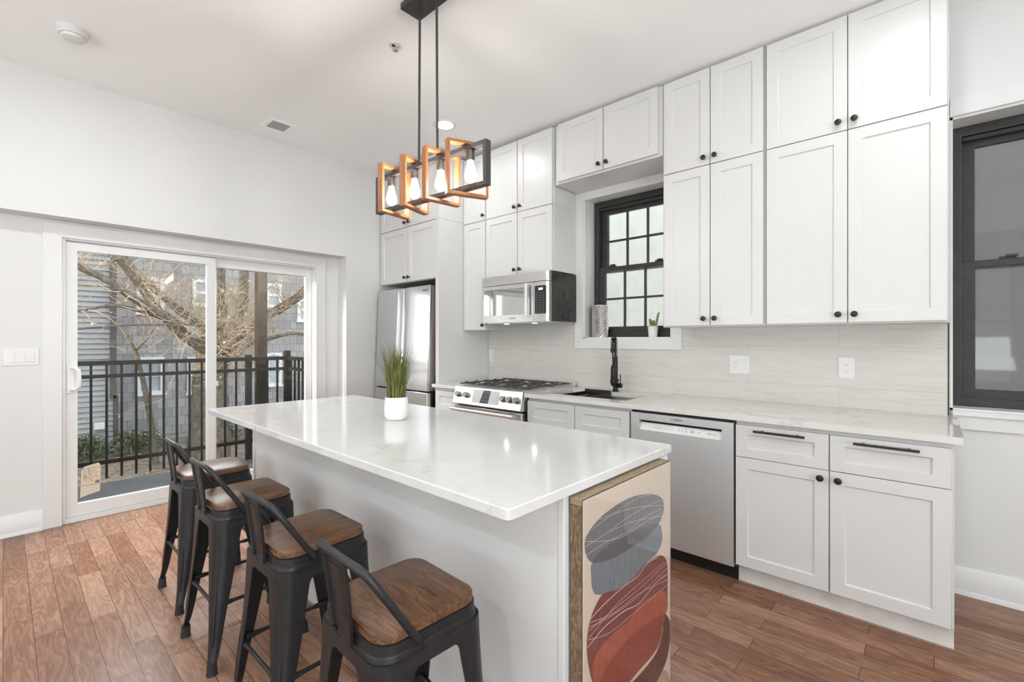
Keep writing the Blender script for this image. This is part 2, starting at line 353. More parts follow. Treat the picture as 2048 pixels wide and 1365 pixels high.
def make(name, mb, mats, loc=(0, 0, 0), parent=None, bevel=0, smooth=40, seg=2):
    me = bpy.data.meshes.new(name)
    me.from_pydata([(x - loc[0], y - loc[1], z - loc[2]) for x, y, z in mb.v], [], mb.f)
    for mm in (mats if isinstance(mats, (list, tuple)) else [mats]): me.materials.append(MT[mm])
    for p, i in zip(me.polygons, mb.m): p.material_index = i
    b = bmesh.new(); b.from_mesh(me); bmesh.ops.recalc_face_normals(b, faces=b.faces); b.to_mesh(me); b.free()
    if smooth:
        for p in me.polygons: p.use_smooth = True
        me.set_sharp_from_angle(angle=math.radians(smooth))
    o = bpy.data.objects.new(name, me); C.objects.link(o)
    if parent is not None: o.parent = parent
    else: o.location = loc
    if bevel:
        d = o.modifiers.new('bevel', 'BEVEL'); d.width = bevel; d.segments = seg; d.limit_method = 'ANGLE'; d.angle_limit = math.radians(40)
    return o
def tag(o, label, cat, group=None, kind=None):
    o['label'] = label; o['category'] = cat
    if group: o['group'] = group
    if kind: o['kind'] = kind
    return o
class Thing:
    def __init__(s, name, label, cat, loc, group=None, kind=None):
        s.loc = tuple(loc); s.o = bpy.data.objects.new(name, None); C.objects.link(s.o); s.o.location = loc
        s.o.empty_display_size = .05; tag(s.o, label, cat, group, kind)
    def part(s, name, mb, mats, parent=None, bevel=0, smooth=40, label=None, seg=2):
        o = make(name, mb, mats, s.loc, parent or s.o, bevel, smooth, seg)
        if label: o['label'] = label
        return o
def struct(name, mb, mats, bevel=0, parent=None, smooth=40):
    o = make(name, mb, mats, (0, 0, 0), parent, bevel, smooth)
    if parent is None: o['kind'] = 'structure'
    return o
def solo(name, label, cat, mb, mats, loc, group=None, kind=None, bevel=0, smooth=40):
    return tag(make(name, mb, mats, loc, None, bevel, smooth), label, cat, group, kind)
def copy_tree(o, parent=None):
    c = o.copy(); C.objects.link(c)
    if parent: c.parent = parent
    for ch in o.children: copy_tree(ch, c)
    return c
def lettering(T, name, text, size, loc, rot, mat, parent=None, bold=0):
    cu = bpy.data.curves.new(name, 'FONT'); cu.body = text; cu.size = size; cu.align_x = 'CENTER'; cu.align_y = 'CENTER'; cu.extrude = .0004; cu.offset = bold
    tmp = bpy.data.objects.new('tmp', cu); C.objects.link(tmp)
    bpy.context.view_layer.update()
    me = bpy.data.meshes.new_from_object(tmp.evaluated_get(bpy.context.evaluated_depsgraph_get()))
    bpy.data.objects.remove(tmp); me.materials.clear(); me.materials.append(MT[mat])
    o = bpy.data.objects.new(name, me); C.objects.link(o); o.parent = parent or T.o
    o.location = Vector(loc) - Vector(T.loc); o.rotation_euler = rot
    return o

# ------------------------------------------------------------------ structure
YW = 3.32                      # kitchen wall
def ceil_z(x): return 3.012 + .0146 * (-x)
struct('floor', MB().box(-4.66, -3.5, -.12, 3.6, 3.5, 0), 'floor_oak')
cz = MB(); xs = (-4.75, 3.65)
cz.add([(x, y, ceil_z(x) + t) for t in (0, .15) for y in (-3.55, 3.6) for x in xs],
       [(0, 2, 3, 1), (4, 5, 7, 6), (0, 1, 5, 4), (2, 6, 7, 3), (0, 4, 6, 2), (1, 3, 7, 5)])
struct('ceiling', cz, 'ceiling_paint')
wl = MB()
wl.box(-4.70, -3.5, 2.137, -4.36, 3.56, 3.2)           # header over the doorway
wl.box(-4.70, 2.318, 0, -4.36, 3.56, 2.137)            # full-depth wall beside the fridge
wl.box(-4.70, -3.5, 0, -4.36, -1.2, 2.137)
wl.box(-4.70, -1.2, 0, -4.53, .262, 2.137)
wl.box(-4.70, 2.112, 0, -4.53, 2.318, 2.137)
wl.box(-4.70, .262, 2.045, -4.53, 2.112, 2.137)
struct('wall_left', wl, 'wall_paint')
W1 = (-2.197, -1.428, 1.313, 2.501); W2 = (.060, 1.06, .937, 2.455)
wr = MB()
for x0, x1, z0, z1 in ((-4.36, W1[0], 0, 3.2), (W1[0], W1[1], 0, W1[2]), (W1[0], W1[1], W1[3], 3.2), (W1[1], W2[0], 0, 3.2),
                       (W2[0], W2[1], 0, W2[2]), (W2[0], W2[1], W2[3], 3.2), (W2[1], 3.6, 0, 3.2)):
    wr.box(x0, YW, z0, x1, 3.58, z1)
struct('wall_right', wr, 'wall_paint')
wn = MB()
for x0, x1, z0, z1 in ((-4.7, -3.3, 0, 3.2), (-3.3, .9, 0, .6), (-3.3, .9, 2.6, 3.2), (.9, 3.6, 0, 3.2)): wn.box(x0, -3.5, z0, x1, -3.4, z1)
struct('wall_near', wn, 'wall_paint')
we = MB()
for y0, y1, z0, z1 in ((-3.4, -2.8, 0, 3.2), (-2.8, .7, 0, .6), (-2.8, .7, 2.6, 3.2), (.7, 3.32, 0, 3.2)): we.box(3.5, y0, z0, 3.6, y1, z1)
struct('wall_end', we, 'wall_paint')
def added_window(name, axis, a0, a1, at):  # unseen windows added as sources for the fill lamps
    f = MB()
    n = 4
    for k in range(n + 1):
        a = a0 + (a1 - a0) * k / n
        f.box(*((a - .03, at - .03, .6, a + .03, at + .03, 2.6) if axis == 'x' else (at - .03, a - .03, .6, at + .03, a + .03, 2.6)))
    for z in (.63, 1.6, 2.57):
        f.box(*((a0, at - .028, z - .03, a1, at + .028, z + .03) if axis == 'x' else (at - .028, a0, z - .03, at + .028, a1, z + .03)))
    o = struct(name, f, 'vinyl_white')
    g = MB().box(*((a0, at - .003, .6, a1, at + .003, 2.6) if axis == 'x' else (at - .003, a0, .6, at + .003, a1, 2.6)))
    struct('window_pane', g, 'door_glass', parent=o)
added_window('added_window_4', 'x', -3.3, .9, -3.45)
added_window('added_window_3', 'y', -2.8, .7, 3.55)

# baseboards with shoe moulding
bb = MB().prism([(-4.53, 0), (-4.505, 0), (-4.508, .018), (-4.516, .022), (-4.516, .132), (-4.522, .14), (-4.53, .14)], 'y', -1.2, .182)
bb.v = [(p[0], p[1], p[2]) for p in bb.v]
struct('baseboard_left', bb, 'trim_paint')
struct('baseboard_right', MB().prism([(YW, 0), (YW - .028, 0), (YW - .024, .018), (YW - .015, .023), (YW - .015, .132), (YW - .009, .14), (YW, .14)], 'x', .066, 3.5), 'trim_paint')
# door casing: flat boards with mitred corners
def casing(ax, a0, a1, z0, z1, wd, at, th, bottom, sgn):
    mb = MB()
    def P(a, z, t): return (at + sgn * t, a, z) if ax == 'y' else (a, at + sgn * t, z)
    if bottom: quads = [[(a0, z0), (a0 + wd, z0 + wd), (a0 + wd, z1 - wd), (a0, z1)], [(a1, z0), (a1 - wd, z0 + wd), (a1 - wd, z1 - wd), (a1, z1)],
                        [(a0, z1), (a0 + wd, z1 - wd), (a1 - wd, z1 - wd), (a1, z1)], [(a0, z0), (a0 + wd, z0 + wd), (a1 - wd, z0 + wd), (a1, z0)]]
    else: quads = [[(a0, z0), (a0 + wd, z0), (a0 + wd, z1 - wd), (a0, z1)], [(a1, z0), (a1 - wd, z0), (a1 - wd, z1 - wd), (a1, z1)],
                   [(a0, z1), (a0 + wd, z1 - wd), (a1 - wd, z1 - wd), (a1, z1)]]
    for q in quads:
        mb.loft([[P(a, z, 0) for a, z in q], [P(a, z, th) for a, z in q]])
    return mb
struct('trim_1', casing('y', .182, 2.178, 0, 2.118, .096, -4.53, .02, False, 1), 'trim_paint', .0012)
struct('trim_2', casing('x', -2.28, -1.348, 1.231, 2.563, .083, YW, -.02 * -1, True, -1), 'trim_paint', .0012)
w2t = MB()
w2t.box(.060, YW - .02, 2.455, 1.15, YW, 2.548)
w2t.box(.070, YW - .035, .915, 1.16, YW, .940); w2t.box(.070, YW - .018, .846, 1.15, YW, .915)
struct('trim_3', w2t, 'trim_paint', .0015)
lin = MB()   # painted jambs of both windows
for (x0, x1, z0, z1) in (W1, W2):
    t = .012
    lin.box(x0 - .001, YW - .004, z0, x0 + t, 3.56, z1); lin.box(x1 - t, YW - .004, z0, x1 + .001, 3.56, z1)
    lin.box(x0, YW - .004, z1 - t, x1, 3.56, z1 + .001); lin.box(x0, YW - .004, z0 - .001, x1, 3.56, z0 + t)
struct('trim_4', lin, 'trim_paint')

# ------------------------------------------------------------------ black double-hung windows
def double_hung(name, x0, x1, z0, z1, zm, y, muntin, gl):
    root = struct(name, MB().ring('y', y - .03, y + .09, x0, x1, z0, z1, .045, .045, .045, .05)
                  .box(x0 + .045, y - .012, z1 - .075, x1 - .045, y + .02, z1 - .05), 'window_black', .004)
    for nm, a, b, yy in (('upper_sash', zm - .02, z1 - .045, y + .045), ('lower_sash', z0 + .04, zm + .022, y + .0)):
        xa, xb = x0 + .04, x1 - .04; st = .058; lo = .05 if nm == 'lower_sash' else .038; hi = .036 if nm == 'lower_sash' else .06
        f = MB().ring('y', yy - .019, yy + .019, xa, xb, a, b, st, st, lo, hi)
        sa = struct(nm, f, 'window_black', .003, root)
        gx0, gx1, gz0, gz1 = xa + st, xb - st, a + lo, b - hi
        struct('window_pane', MB().box(gx0, yy - .003, gz0, gx1, yy + .003, gz1), gl, 0, sa)
        if muntin:
            g = MB()
            for k in (1, 2): g.box(gx0 + (gx1 - gx0) * k / 3 - .008, yy - .009, gz0, gx0 + (gx1 - gx0) * k / 3 + .008, yy + .009, gz1)
            g.box(gx0, yy - .010, (gz0 + gz1) / 2 - .008, gx1, yy + .010, (gz0 + gz1) / 2 + .008)
            struct('muntin_grid', g, 'window_black', .001, sa)
        else:
            struct('muntin_grid', MB().box((gx0 + gx1) / 2 - .5 + .62, yy - .009, gz0, (gx0 + gx1) / 2 - .5 + .645, yy + .009, gz1), 'window_black', .001, sa)
        if nm == 'lower_sash':
            for fx in (.22, .78):
                cx = x0 + (x1 - x0) * fx
                struct('sash_lock', MB().box(cx - .03, yy - .018, b, cx + .03, yy + .02, b + .012).box(cx - .008, yy - .03, b + .008, cx + .035, yy - .012, b + .02), 'window_black', .002, sa)
    return root
double_hung('window_1', W1[0] + .012, W1[1] - .012, W1[2] + .012, W1[3] - .012, 1.90, 3.49, True, 'window_glass')
double_hung('window_2', W2[0] + .004, W2[1] - .012, W2[2] + .012, W2[3] - .012, 1.70, 3.49, False, 'shade_tinted_glass')

# ------------------------------------------------------------------ sliding glass door
d1 = struct('door_1', MB().ring('x', -4.66, -4.532, .262, 2.112, 0, 2.045, .036, .036, .035, .035).box(-4.60, .298, .035, -4.592, 2.076, .05).box(-4.60, .298, 1.995, -4.592, 2.076, 2.01), 'vinyl_white', .002)
def slider(nm, x, ya, yb, za, zb, l, r, t, b_):
    f = MB().ring('x', x - .018, x + .018, ya, yb, za, zb, l, r, b_, t)
    o = struct(nm, f, 'vinyl_white', .003, d1)
    struct('glass_pane', MB().box(x - .006, ya + l, za + b_, x + .006, yb - r, zb - t), 'door_glass', 0, o)
    return o
s1 = slider('sliding_panel', -4.565, .298, 1.228, .036, 1.998, .063, .068, .056, .089)
s2 = slider('fixed_panel', -4.612, 1.215, 2.076, .036, 1.998, .03, .062, .066, .086)
h = MB().box(-4.547, .305, .925, -4.538, .345, 1.125).loft([rrect(.013, .083, .012, z) for z in (0, .01)])
h = MB().box(-4.547, .303, .922, -4.538, .342, 1.125)
hp = [(-4.54, .33, .945), (-4.50, .345, .95), (-4.492, .362, .965), (-4.490, .366, 1.02), (-4.492, .362, 1.085), (-4.50, .345, 1.10), (-4.54, .33, 1.105)]
h.tube(hp, .011, 10)
struct('door_handle', h, 'vinyl_white', .002, s1)
struct('latch', MB().box(-4.585, 1.237, .905, -4.57, 1.252, .945), 'vinyl_white', .001, s2)
lab = Thing('paper_label', 'tan printed paper sticker on the lower left corner of the sliding door glass', 'sticker', (-4.557, .46, .17))
lab.part('paper', MB().add([(-4.5575, y, z) for y, z in ((.374, .160), (.412, .172), (.482, .187), (.487, .335), (.484, .385), (.474, .398), (.398, .382), (.382, .355))] + [(-4.5585, y, z) for y, z in ((.374, .160), (.412, .172), (.482, .187), (.487, .335), (.484, .385), (.474, .398), (.398, .382), (.382, .355))],
         [tuple(range(8)), tuple(range(15, 7, -1))] + [(i, (i + 1) % 8, 8 + (i + 1) % 8, 8 + i) for i in range(8)]), 'cardboard_label')
pm = MB(); rr = random.Random(3)
for k, z in enumerate((.366, .354, .342, .330, .318, .306, .294, .282, .270)):
    y = .392
    while y < .468:
        l_ = rr.uniform(.008, .022)
        pm.box(-4.5574, y, z, -4.5570, min(y + l_, .480), z + rr.uniform(.0015, .005)); y += l_ + rr.uniform(.004, .012)
pm.box(-4.5574, .380, .244, -4.5570, .484, .247); pm.box(-4.5574, .456, .252, -4.5570, .480, .268)
lab.part('print', pm, 'mark_grey')

# ------------------------------------------------------------------ backsplash
bs = MB()
Y0 = YW - .010
bs.box(-3.335, Y0, .906, -2.28, YW, 1.87)
bs.box(-2.28, Y0, .906, -1.348, YW, 1.231)
bs.box(-1.348, Y0, .906, .053, YW, 1.40)
solo('backsplash', 'beige wood-look tile backsplash in long planks above the countertop', 'backsplash', bs, 'wall_tile', (0, YW, 0))
solo('edge_strip', 'thin dark metal strip ending the tile backsplash beside the large window', 'trim strip', MB().box(.053, Y0 - .002, .91, .058, YW, 1.388), 'black_metal', (.055, YW, .91))

# ------------------------------------------------------------------ cabinets
def shaker(mb, x0, x1, z0, z1, y, st=.058, rail=None, th=.02, rec=.008, ch=.004):
    rl = rail or st
    a = [(x0, z0), (x1, z0), (x1, z1), (x0, z1)]
    i = [(x0 + st, z0 + rl), (x1 - st, z0 + rl), (x1 - st, z1 - rl), (x0 + st, z1 - rl)]
    j = [(x0 + st + ch, z0 + rl + ch), (x1 - st - ch, z0 + rl + ch), (x1 - st - ch, z1 - rl - ch), (x0 + st + ch, z1 - rl - ch)]
    vs = [(p, y + th, q) for p, q in a] + [(p, y, q) for p, q in a] + [(p, y, q) for p, q in i] + [(p, y + rec, q) for p, q in j]
    fs = [(0, 1, 2, 3), (12, 13, 14, 15)]
    for k in range(4):
        n = (k + 1) % 4; fs += [(k, n, 4 + n, 4 + k), (4 + k, 4 + n, 8 + n, 8 + k), (8 + k, 8 + n, 12 + n, 12 + k)]
    return mb.add(vs, fs)
def knob(x, z, y):
    return MB().lathe([(.007, 0), (.006, .010), (.007, .016), (.0145, .019), (.0160, .023), (.0155, .027), (.012, .029), (.0, .0295)], (x, y, z), (0, -1, 0), 20)
def cabinet(name, label, cat, x0, x1, z0, z1, yb, yf, doors, group, zdoor=None, gap=.003, knobs='low', lab_body=None):
    """a wall cabinet: box plus shaker doors (each with its knob)"""
    c = Thing(name, label, cat, ((x0 + x1) / 2, yb, z0), group)
    c.part('body', MB().box(x0, yf + .021, z0, x1, yb, z1), 'cabinet_paint', bevel=.001)
    for (a, b_, kx) in doors:
        za, zb = zdoor
        d = c.part('door', shaker(MB(), a, b_, za, zb, yf), 'cabinet_paint', bevel=.0012, seg=1)
        if kx: c.part('knob', knob(kx, za + .042 if knobs == 'low' else zb - .042, yf), 'black_metal', d)
    return c
YU = 2.97; YB = 2.63
WG = 'white shaker wall cabinets'
A_, B_, D_ = [(-.716, -.336, -.373), (-.332, .046, -.304)], [(-1.333, -1.036, -1.069), (-1.031, -.734, -1.002)], [(-3.028, -2.648, -2.668), (-2.640, -2.270, -2.605)]
cabinet('wall_cabinet', 'tall white two-door wall cabinet at the far right, beside the large black window', 'cabinet', -.722, .052, 1.386, 2.402, YW - .001, YU, A_, WG, (1.394, 2.398))
cabinet('wall_cabinet', 'white two-door cabinet under the ceiling, at the far right end of the row', 'cabinet', -.722, .052, 2.403, 3.004, YW - .001, YU, A_, WG, (2.403, 3.003))
cabinet('wall_cabinet', 'tall white two-door wall cabinet just right of the window over the sink', 'cabinet', -1.346, -.724, 1.386, 2.402, YW - .001, YU, B_, WG, (1.394, 2.398))
cabinet('wall_cabinet', 'white two-door cabinet under the ceiling, up and right of the sink window', 'cabinet', -1.346, -.724, 2.403, 3.008, YW - .001, YU, B_, WG, (2.403, 3.007))
cabinet('wall_cabinet', 'short white two-door cabinet under the ceiling directly above the sink window', 'cabinet', -2.250, -1.348, 2.545, 3.016, YW - .001, YU, [(-2.215, -1.803, -1.832), (-1.796, -1.378, -1.766)], WG, (2.560, 3.015))
cabinet('wall_cabinet', 'short white two-door wall cabinet directly above the microwave', 'cabinet', -3.034, -2.262, 1.862, 2.402, YW - .012, YU, D_, WG, (1.864, 2.398))
cabinet('wall_cabinet', 'white two-door cabinet under the ceiling, topmost above the microwave', 'cabinet', -3.034, -2.262, 2.403, 3.016, YW - .001, YU, D_, WG, (2.403, 3.015))
cabinet('wall_cabinet', 'narrow tall white one-door wall cabinet between the fridge panel and the microwave', 'cabinet', -3.336, -3.036, 1.392, 2.402, YW - .012, YU, [(-3.330, -3.038, -3.058)], WG, (1.396, 2.398))
cabinet('wall_cabinet', 'narrow white one-door cabinet under the ceiling, left of the one above the microwave', 'cabinet', -3.336, -3.036, 2.403, 3.016, YW - .001, YU, [(-3.330, -3.038, -3.055)], WG, (2.403, 3.015))
YF = 2.69
F_ = [(-4.325, -3.853, -3.880), (-3.847, -3.392, -3.815)]
cabinet('wall_cabinet', 'deep white two-door cabinet directly above the steel refrigerator', 'cabinet', -4.335, -3.386, 1.875, 2.424, YW - .001, YF, F_, WG, (1.880, 2.418))
cabinet('wall_cabinet', 'deep white two-door cabinet under the ceiling, topmost above the refrigerator', 'cabinet', -4.335, -3.386, 2.425, 3.03, YW - .001, YF, F_, WG, (2.425, 3.028))
solo('filler_strip', 'narrow white filler strip between the door wall and the cabinets above the refrigerator', 'filler', MB().box(-4.359, YF + .03, 1.875, -4.336, YF + .05, 3.03), 'cabinet_paint', (-4.347, YF + .04, 1.875))
tp = MB().box(-3.385, 2.673, 0, -3.339, YW - .001, 2.420).box(-3.385, 2.676, 2.422, -3.339, YW - .001, 3.03)
solo('side_panel', 'tall white end panel standing between the refrigerator and the range counter', 'panel', tp, 'cabinet_paint', (-3.36, 3.0, 0), bevel=.001)

# base cabinets
def base(label, x0, x1, doors, drawers, pulls, group, ends=None):
    c = Thing('base_cabinet', label, 'cabinet', ((x0 + x1) / 2, YW, 0), group)
    bd = MB()
    for a, b_ in ((x0, x0 + .018), (x1 - .018, x1)): bd.box(a, YB + .021, .100, b_, YW - .001, .874).box(a, 2.71, 0, b_, YW - .001, .0995)
    bd.box(x0 + .0181, YB + .03, .100, x1 - .0181, YW - .02, .118).box(x0 + .0181, YW - .019, .100, x1 - .0181, YW - .001, .874).box(x0 + .0181, YB + .021, .118, x1 - .0181, YB + .038, .874)
    c.part('body', bd, 'cabinet_paint')
    c.part('toe_kick', MB().box(x0, 2.69, .0, x1, 2.709, .10), 'toe_kick_board')
    for a, b_, kx in doors:
        d = c.part('door', shaker(MB(), a, b_, .106, .681, YB), 'cabinet_paint', bevel=.0012, seg=1)
        c.part('knob', knob(kx, .645, YB), 'black_metal', d)
    for (a, b_), pull in zip(drawers, pulls):
        d = c.part('drawer', shaker(MB(), a, b_, .684, .852, YB, rail=.048), 'cabinet_paint', bevel=.0012, seg=1)
        if pull:
            m_ = (pull[0] + pull[1]) / 2
            p = MB().cyl((pull[0], YB - .034, .830), (pull[1], YB - .034, .830), .006, seg=12)
            for q in (pull[0] + .035, pull[1] - .035): p.cyl((q, YB, .830), (q, YB - .034, .830), .005)
            c.part('pull', p, 'black_metal', d)
    return c
BG = 'white shaker base cabinets along the wall'
base('white base cabinet with two drawers with black bar pulls, right of the dishwasher', -.784, .062, [(-.782, -.369, -.401), (-.364, .053, -.330)], [(-.782, -.369), (-.364, .053)], [(-.688, -.461), (-.272, -.044)], BG)
base('white sink base cabinet with two plain drawer fronts, between range and dishwasher', -2.245, -1.400, [(-2.240, -1.820, -1.855), (-1.814, -1.406, -1.775)], [(-2.240, -1.820), (-1.814, -1.406)], [None, None], BG)
c = base('narrow white base cabinet squeezed between the tall panel and the range', -3.337, -3.022, [(-3.332, -3.026, -3.06)], [(-3.332, -3.026)], [None], BG)
c.part('rail_strip', MB().box(-3.335, YB - .004, .857, -3.022, YB + .02, .872), 'cabinet_paint')

# countertops
ct = MB(); zt, zb = .906, .877
SX0, SX1, SY0, SY1 = -2.150, -1.490, 2.735, 3.095
X0, X1, CY0, CY1 = -2.252, .088, 2.605, YW - .0105
ct.box(X0, CY0, zb, X1, SY0, zt); ct.box(X0, SY1, zb, X1, CY1, zt); ct.box(X0, SY0, zb, SX0, SY1, zt); ct.box(SX1, SY0, zb, X1, SY1, zt)
cto = make('countertop', ct, 'quartz_counter', (-1.1, 2.96, zb), None, 0, 0)
tag(cto, 'long pale stone countertop with the sink cutout, right of the range', 'countertop')
solo('countertop', 'short pale stone countertop strip left of the range', 'countertop', MB().prism([(-3.352, CY0), (-3.022, CY0), (-3.022, CY1), (-3.338, CY1), (-3.338, 2.671), (-3.352, 2.671)], 'z', zb, zt), 'quartz_counter', (-3.18, 2.96, zb), bevel=.002)

# sink, basket, faucet
sk = Thing('kitchen_sink', 'undermount stainless steel sink in the long countertop', 'sink', ((SX0 + SX1) / 2, 2.915, .66))
b = MB(); t = .004
b.box(SX0 - .012, SY0 - .012, .655, SX1 + .012, SY1 + .012, .66)
b.box(SX0 - .016, SY0 - .016, .655, SX0 - .008, SY1 + .016, .8765); b.box(SX1 + .008, SY0 - .016, .655, SX1 + .016, SY1 + .016, .8765)
b.box(SX0 - .016, SY0 - .016, .655, SX1 + .016, SY0 - .008, .8765); b.box(SX0 - .016, SY1 + .008, .655, SX1 + .016, SY1 + .016, .8765)
sk.part('basin', b, 'steel_basin', bevel=.002)
sk.part('drain', MB().lathe([(.045, .66), (.045, .663), (.03, .664), (.0, .664)], (-1.70, 2.92, 0), seg=24), 'chrome')
ck = Thing('dish_basket', 'black slotted dish basket hung in the left half of the sink', 'basket', (-1.93, 2.915, .80))
b = MB(); bx0, bx1, by0, by1, bz0, bz1 = -2.03, -1.80, 2.742, 3.088, .80, .902
b.box(bx0, by0, bz0, bx1, by1, bz0 + .006)
for xx in (bx0, bx1 - .006): b.box(xx, by0, bz0, xx + .006, by1, bz1)
b.box(bx0, by0, bz0, bx1, by0 + .006, bz1 - .03); b.box(bx0, by1 - .008, bz1 - .006, bx1, by1, bz1 + .018)
for k in range(15): b.box(bx0 + .012 + k * .0148, by1 - .006, bz0, bx0 + .019 + k * .0148, by1, bz1)
for zz in (.83, .855, .88): b.box(bx0, by1 - .006, zz, bx1, by1, zz + .006)
ck.part('basket', b, 'black_plastic')
for xx in (-1.965, -1.885): ck.part('rod', MB().cyl((xx, by0 + .006, .880), (xx, by1 - .008, .880), .004), 'chrome')
fa = Thing('kitchen_faucet', 'matte black pull-down faucet with a spring neck standing behind the sink', 'faucet', (-1.82, 3.186, .906))
fx, fy, fz = -1.82, 3.186, .906
fa.part('base', MB().lathe([(.027, 0), (.027, .006), (.019, .010), (.0185, .10), (.017, .26), (.017, .265)], (fx, fy, fz), seg=20), 'faucet_black')
u = Vector((.20, -.98, 0)).normalized()
fa.part('docking_arm', MB().bar((fx, fy, fz + .082), tuple(Vector((fx, fy, fz + .082)) + u * .055), .03, .02).lathe([(.026, .070), (.026, .094), (.02, .095)], (fx, fy, fz), seg=20)
        .lathe([(.0235, .070), (.0235, .094)], (fx + u.x * .052, fy + u.y * .052, fz), seg=20), 'faucet_black')
hp = [Vector((fx, fy, fz + .262))]
R_ = .034
for k in range(0, 17):
    a = math.pi * k / 16
    hp.append(Vector((fx, fy, fz + .355)) + u * (R_ * (1 - math.cos(a))) + Vector((0, 0, math.sin(a) * .055)))
hp.append(Vector((fx, fy, fz + .315)) + u * (2 * R_))
hp += [Vector((fx, fy, fz + .26)) + u * (.064), Vector((fx, fy, fz + .20)) + u * .054]
fa.part('hose', MB().tube(hp, .0055, 8), 'faucet_black')
co = []; segp = hp[:19]
lens = [0]
for i in range(1, len(segp)): lens.append(lens[-1] + (segp[i] - segp[i - 1]).length)
tot = lens[-1]; turns = 20; ns = turns * 12
for s_ in range(ns + 1):
    d = tot * s_ / ns; i = max(j for j in range(len(lens)) if lens[j] <= d + 1e-9); i = min(i, len(segp) - 2)
    f_ = (d - lens[i]) / (lens[i + 1] - lens[i]); p = segp[i].lerp(segp[i + 1], f_); tg = (segp[i + 1] - segp[i]).normalized()
    n1 = u.cross(Vector((0, 0, 1))).normalized(); n2 = tg.cross(n1).normalized(); a = 2 * math.pi * turns * s_ / ns
    co.append(p + .0145 * (math.cos(a) * n1 + math.sin(a) * n2))
fa.part('spring', MB().tube(co, .0028, 6), 'faucet_black')
q = Vector((fx, fy, fz)) + u * .052
fa.part('spray_head', MB().lathe([(.015, .045), (.0195, .06), (.0195, .175), (.017, .195), (.008, .21)], tuple(q), seg=20), 'faucet_black')
fa.part('hose_collar', MB().lathe([(.016, .30), (.018, .315), (.016, .335)], tuple(Vector((fx, fy, fz)) + u * .066), seg=16), 'faucet_black')
hd = fa.part('handle', MB().cyl((fx, fy, fz + .046), (fx + .052, fy, fz + .046), .0185, seg=20), 'faucet_black')
fa.part('lever', MB().cyl((fx + .042, fy, fz + .06), (fx + .042, fy, fz + .132), .004), 'faucet_black', hd)

# ------------------------------------------------------------------ dishwasher
dx0, dx1 = -1.392, -.792; dy = 2.626
dw = Thing('dishwasher', 'stainless steel dishwasher with a white control strip under the countertop', 'dishwasher', (-1.092, 2.95, 0))
dw.part('body', MB().box(dx0 - .004, dy + .03, .08, dx1 + .006, YW - .002, .874), 'black_plastic')
dw.part('toe_kick', MB().box(dx0 - .004, 2.685, 0.0, dx1 + .006, 2.72, .115), 'black_plastic')
hx0, hx1, hz0, hz1 = -1.335, -.852, .756, .815
f = MB()
f.box(dx0, dy, .088, hx0, dy + .028, .857); f.box(hx1, dy, .088, dx1, dy + .028, .857)
f.box(hx0, dy, .088, hx1, dy + .028, hz0); f.box(hx0, dy, hz1, hx1, dy + .028, .857)
door = make('door', f, 'steel_upright', dw.loc, dw.o, 0, 0)
pn = MB().add([(hx0, dy + .001, hz0), (hx1, dy + .001, hz0), (hx1, dy + .022, hz1 - .016), (hx0, dy + .022, hz1 - .016), (hx0, dy + .026, hz0), (hx1, dy + .026, hz0), (hx1, dy + .027, hz1 - .016), (hx0, dy + .027, hz1 - .016)],
              [(0, 1, 2, 3), (4, 7, 6, 5), (0, 4, 5, 1), (3, 2, 6, 7), (0, 3, 7, 4), (1, 5, 6, 2)])
dw.part('pocket', MB().box(hx0, dy + .0275, hz0, hx1, dy + .0295, hz1), 'dark_gap', door)
mk = MB()
def on_strip(x, s, w_, hh):
    y = dy + .001 + .021 * s; z = hz0 + (hz1 - .016 - hz0) * s
    mk.box(x, y - .0012, z, x + w_, y + .0012, z + hh)
for k in range(6): on_strip(-1.235 + k * .020, .62, .004, .003); on_strip(-1.240 + k * .020, .40, .012, .0016)
for k in range(2): on_strip(-1.098 + k * .022, .62, .004, .003); on_strip(-1.102 + k * .022, .40, .012, .0016)
on_strip(-1.052, .3, .0012, .024); on_strip(-1.025, .42, .018, .0014); on_strip(-1.025, .66, .018, .0014); on_strip(-1.025, .42, .0012, .010); on_strip(-1.008, .42, .0012, .010)
on_strip(-.985, .5, .014, .0016); on_strip(-.930, .48, .006, .005); on_strip(-.922, .50, .040, .0018)
mk.m = [1] * len(mk.f); pn.add(mk.v, mk.f, 1)
dw.part('control_strip', pn, ['plastic_white', 'mark_grey'], door)
lettering(dw, 'lettering', 'BOSCH', .0150, (-1.093, dy - .0004, .836), (math.radians(90), 0, 0), 'mark_grey', door, .0004)
dw.part('emblem', MB().tube([(-1.131 + .0055 * math.cos(a * math.pi / 8), dy - .0004, .836 + .0055 * math.sin(a * math.pi / 8)) for a in range(17)], .0007, 5).box(-1.1335, dy - .0008, .8345, -1.1285, dy, .8375), 'mark_grey', door)

# ------------------------------------------------------------------ range
rg = Thing('gas_range', 'stainless steel slide-in gas range with black grates, left of the sink', 'stove', (-2.636, 2.95, 0))
rx0, rx1 = -3.014, -2.260
rg.part('body', MB().box(rx0, YB + .03, .03, rx1, YW - .012, .895), 'appliance_side')
ctp = MB().box(rx0 - .004, 2.60, .893, rx1 + .004, YW - .03, .914).box(rx0 - .004, YW - .06, .914, rx1 + .004, YW - .012, .935)
rg.part('cooktop', ctp, 'steel_bright', bevel=.003)
cp = MB().prism([(2.598, .913), (2.565, .774), (2.575, .768), (2.66, .768), (2.66, .900)], 'x', rx0 - .004, rx1 + .004)
pnl = rg.part('control_panel', cp, 'steel_bright', bevel=.002)
nrm = Vector((0, -.139, .033)).normalized()
def on_panel(s, off=0):      # s 0 top .. 1 bottom on the sloping panel
    return (2.598 - .033 * s + nrm.y * off, .913 - .139 * s + nrm.z * off)
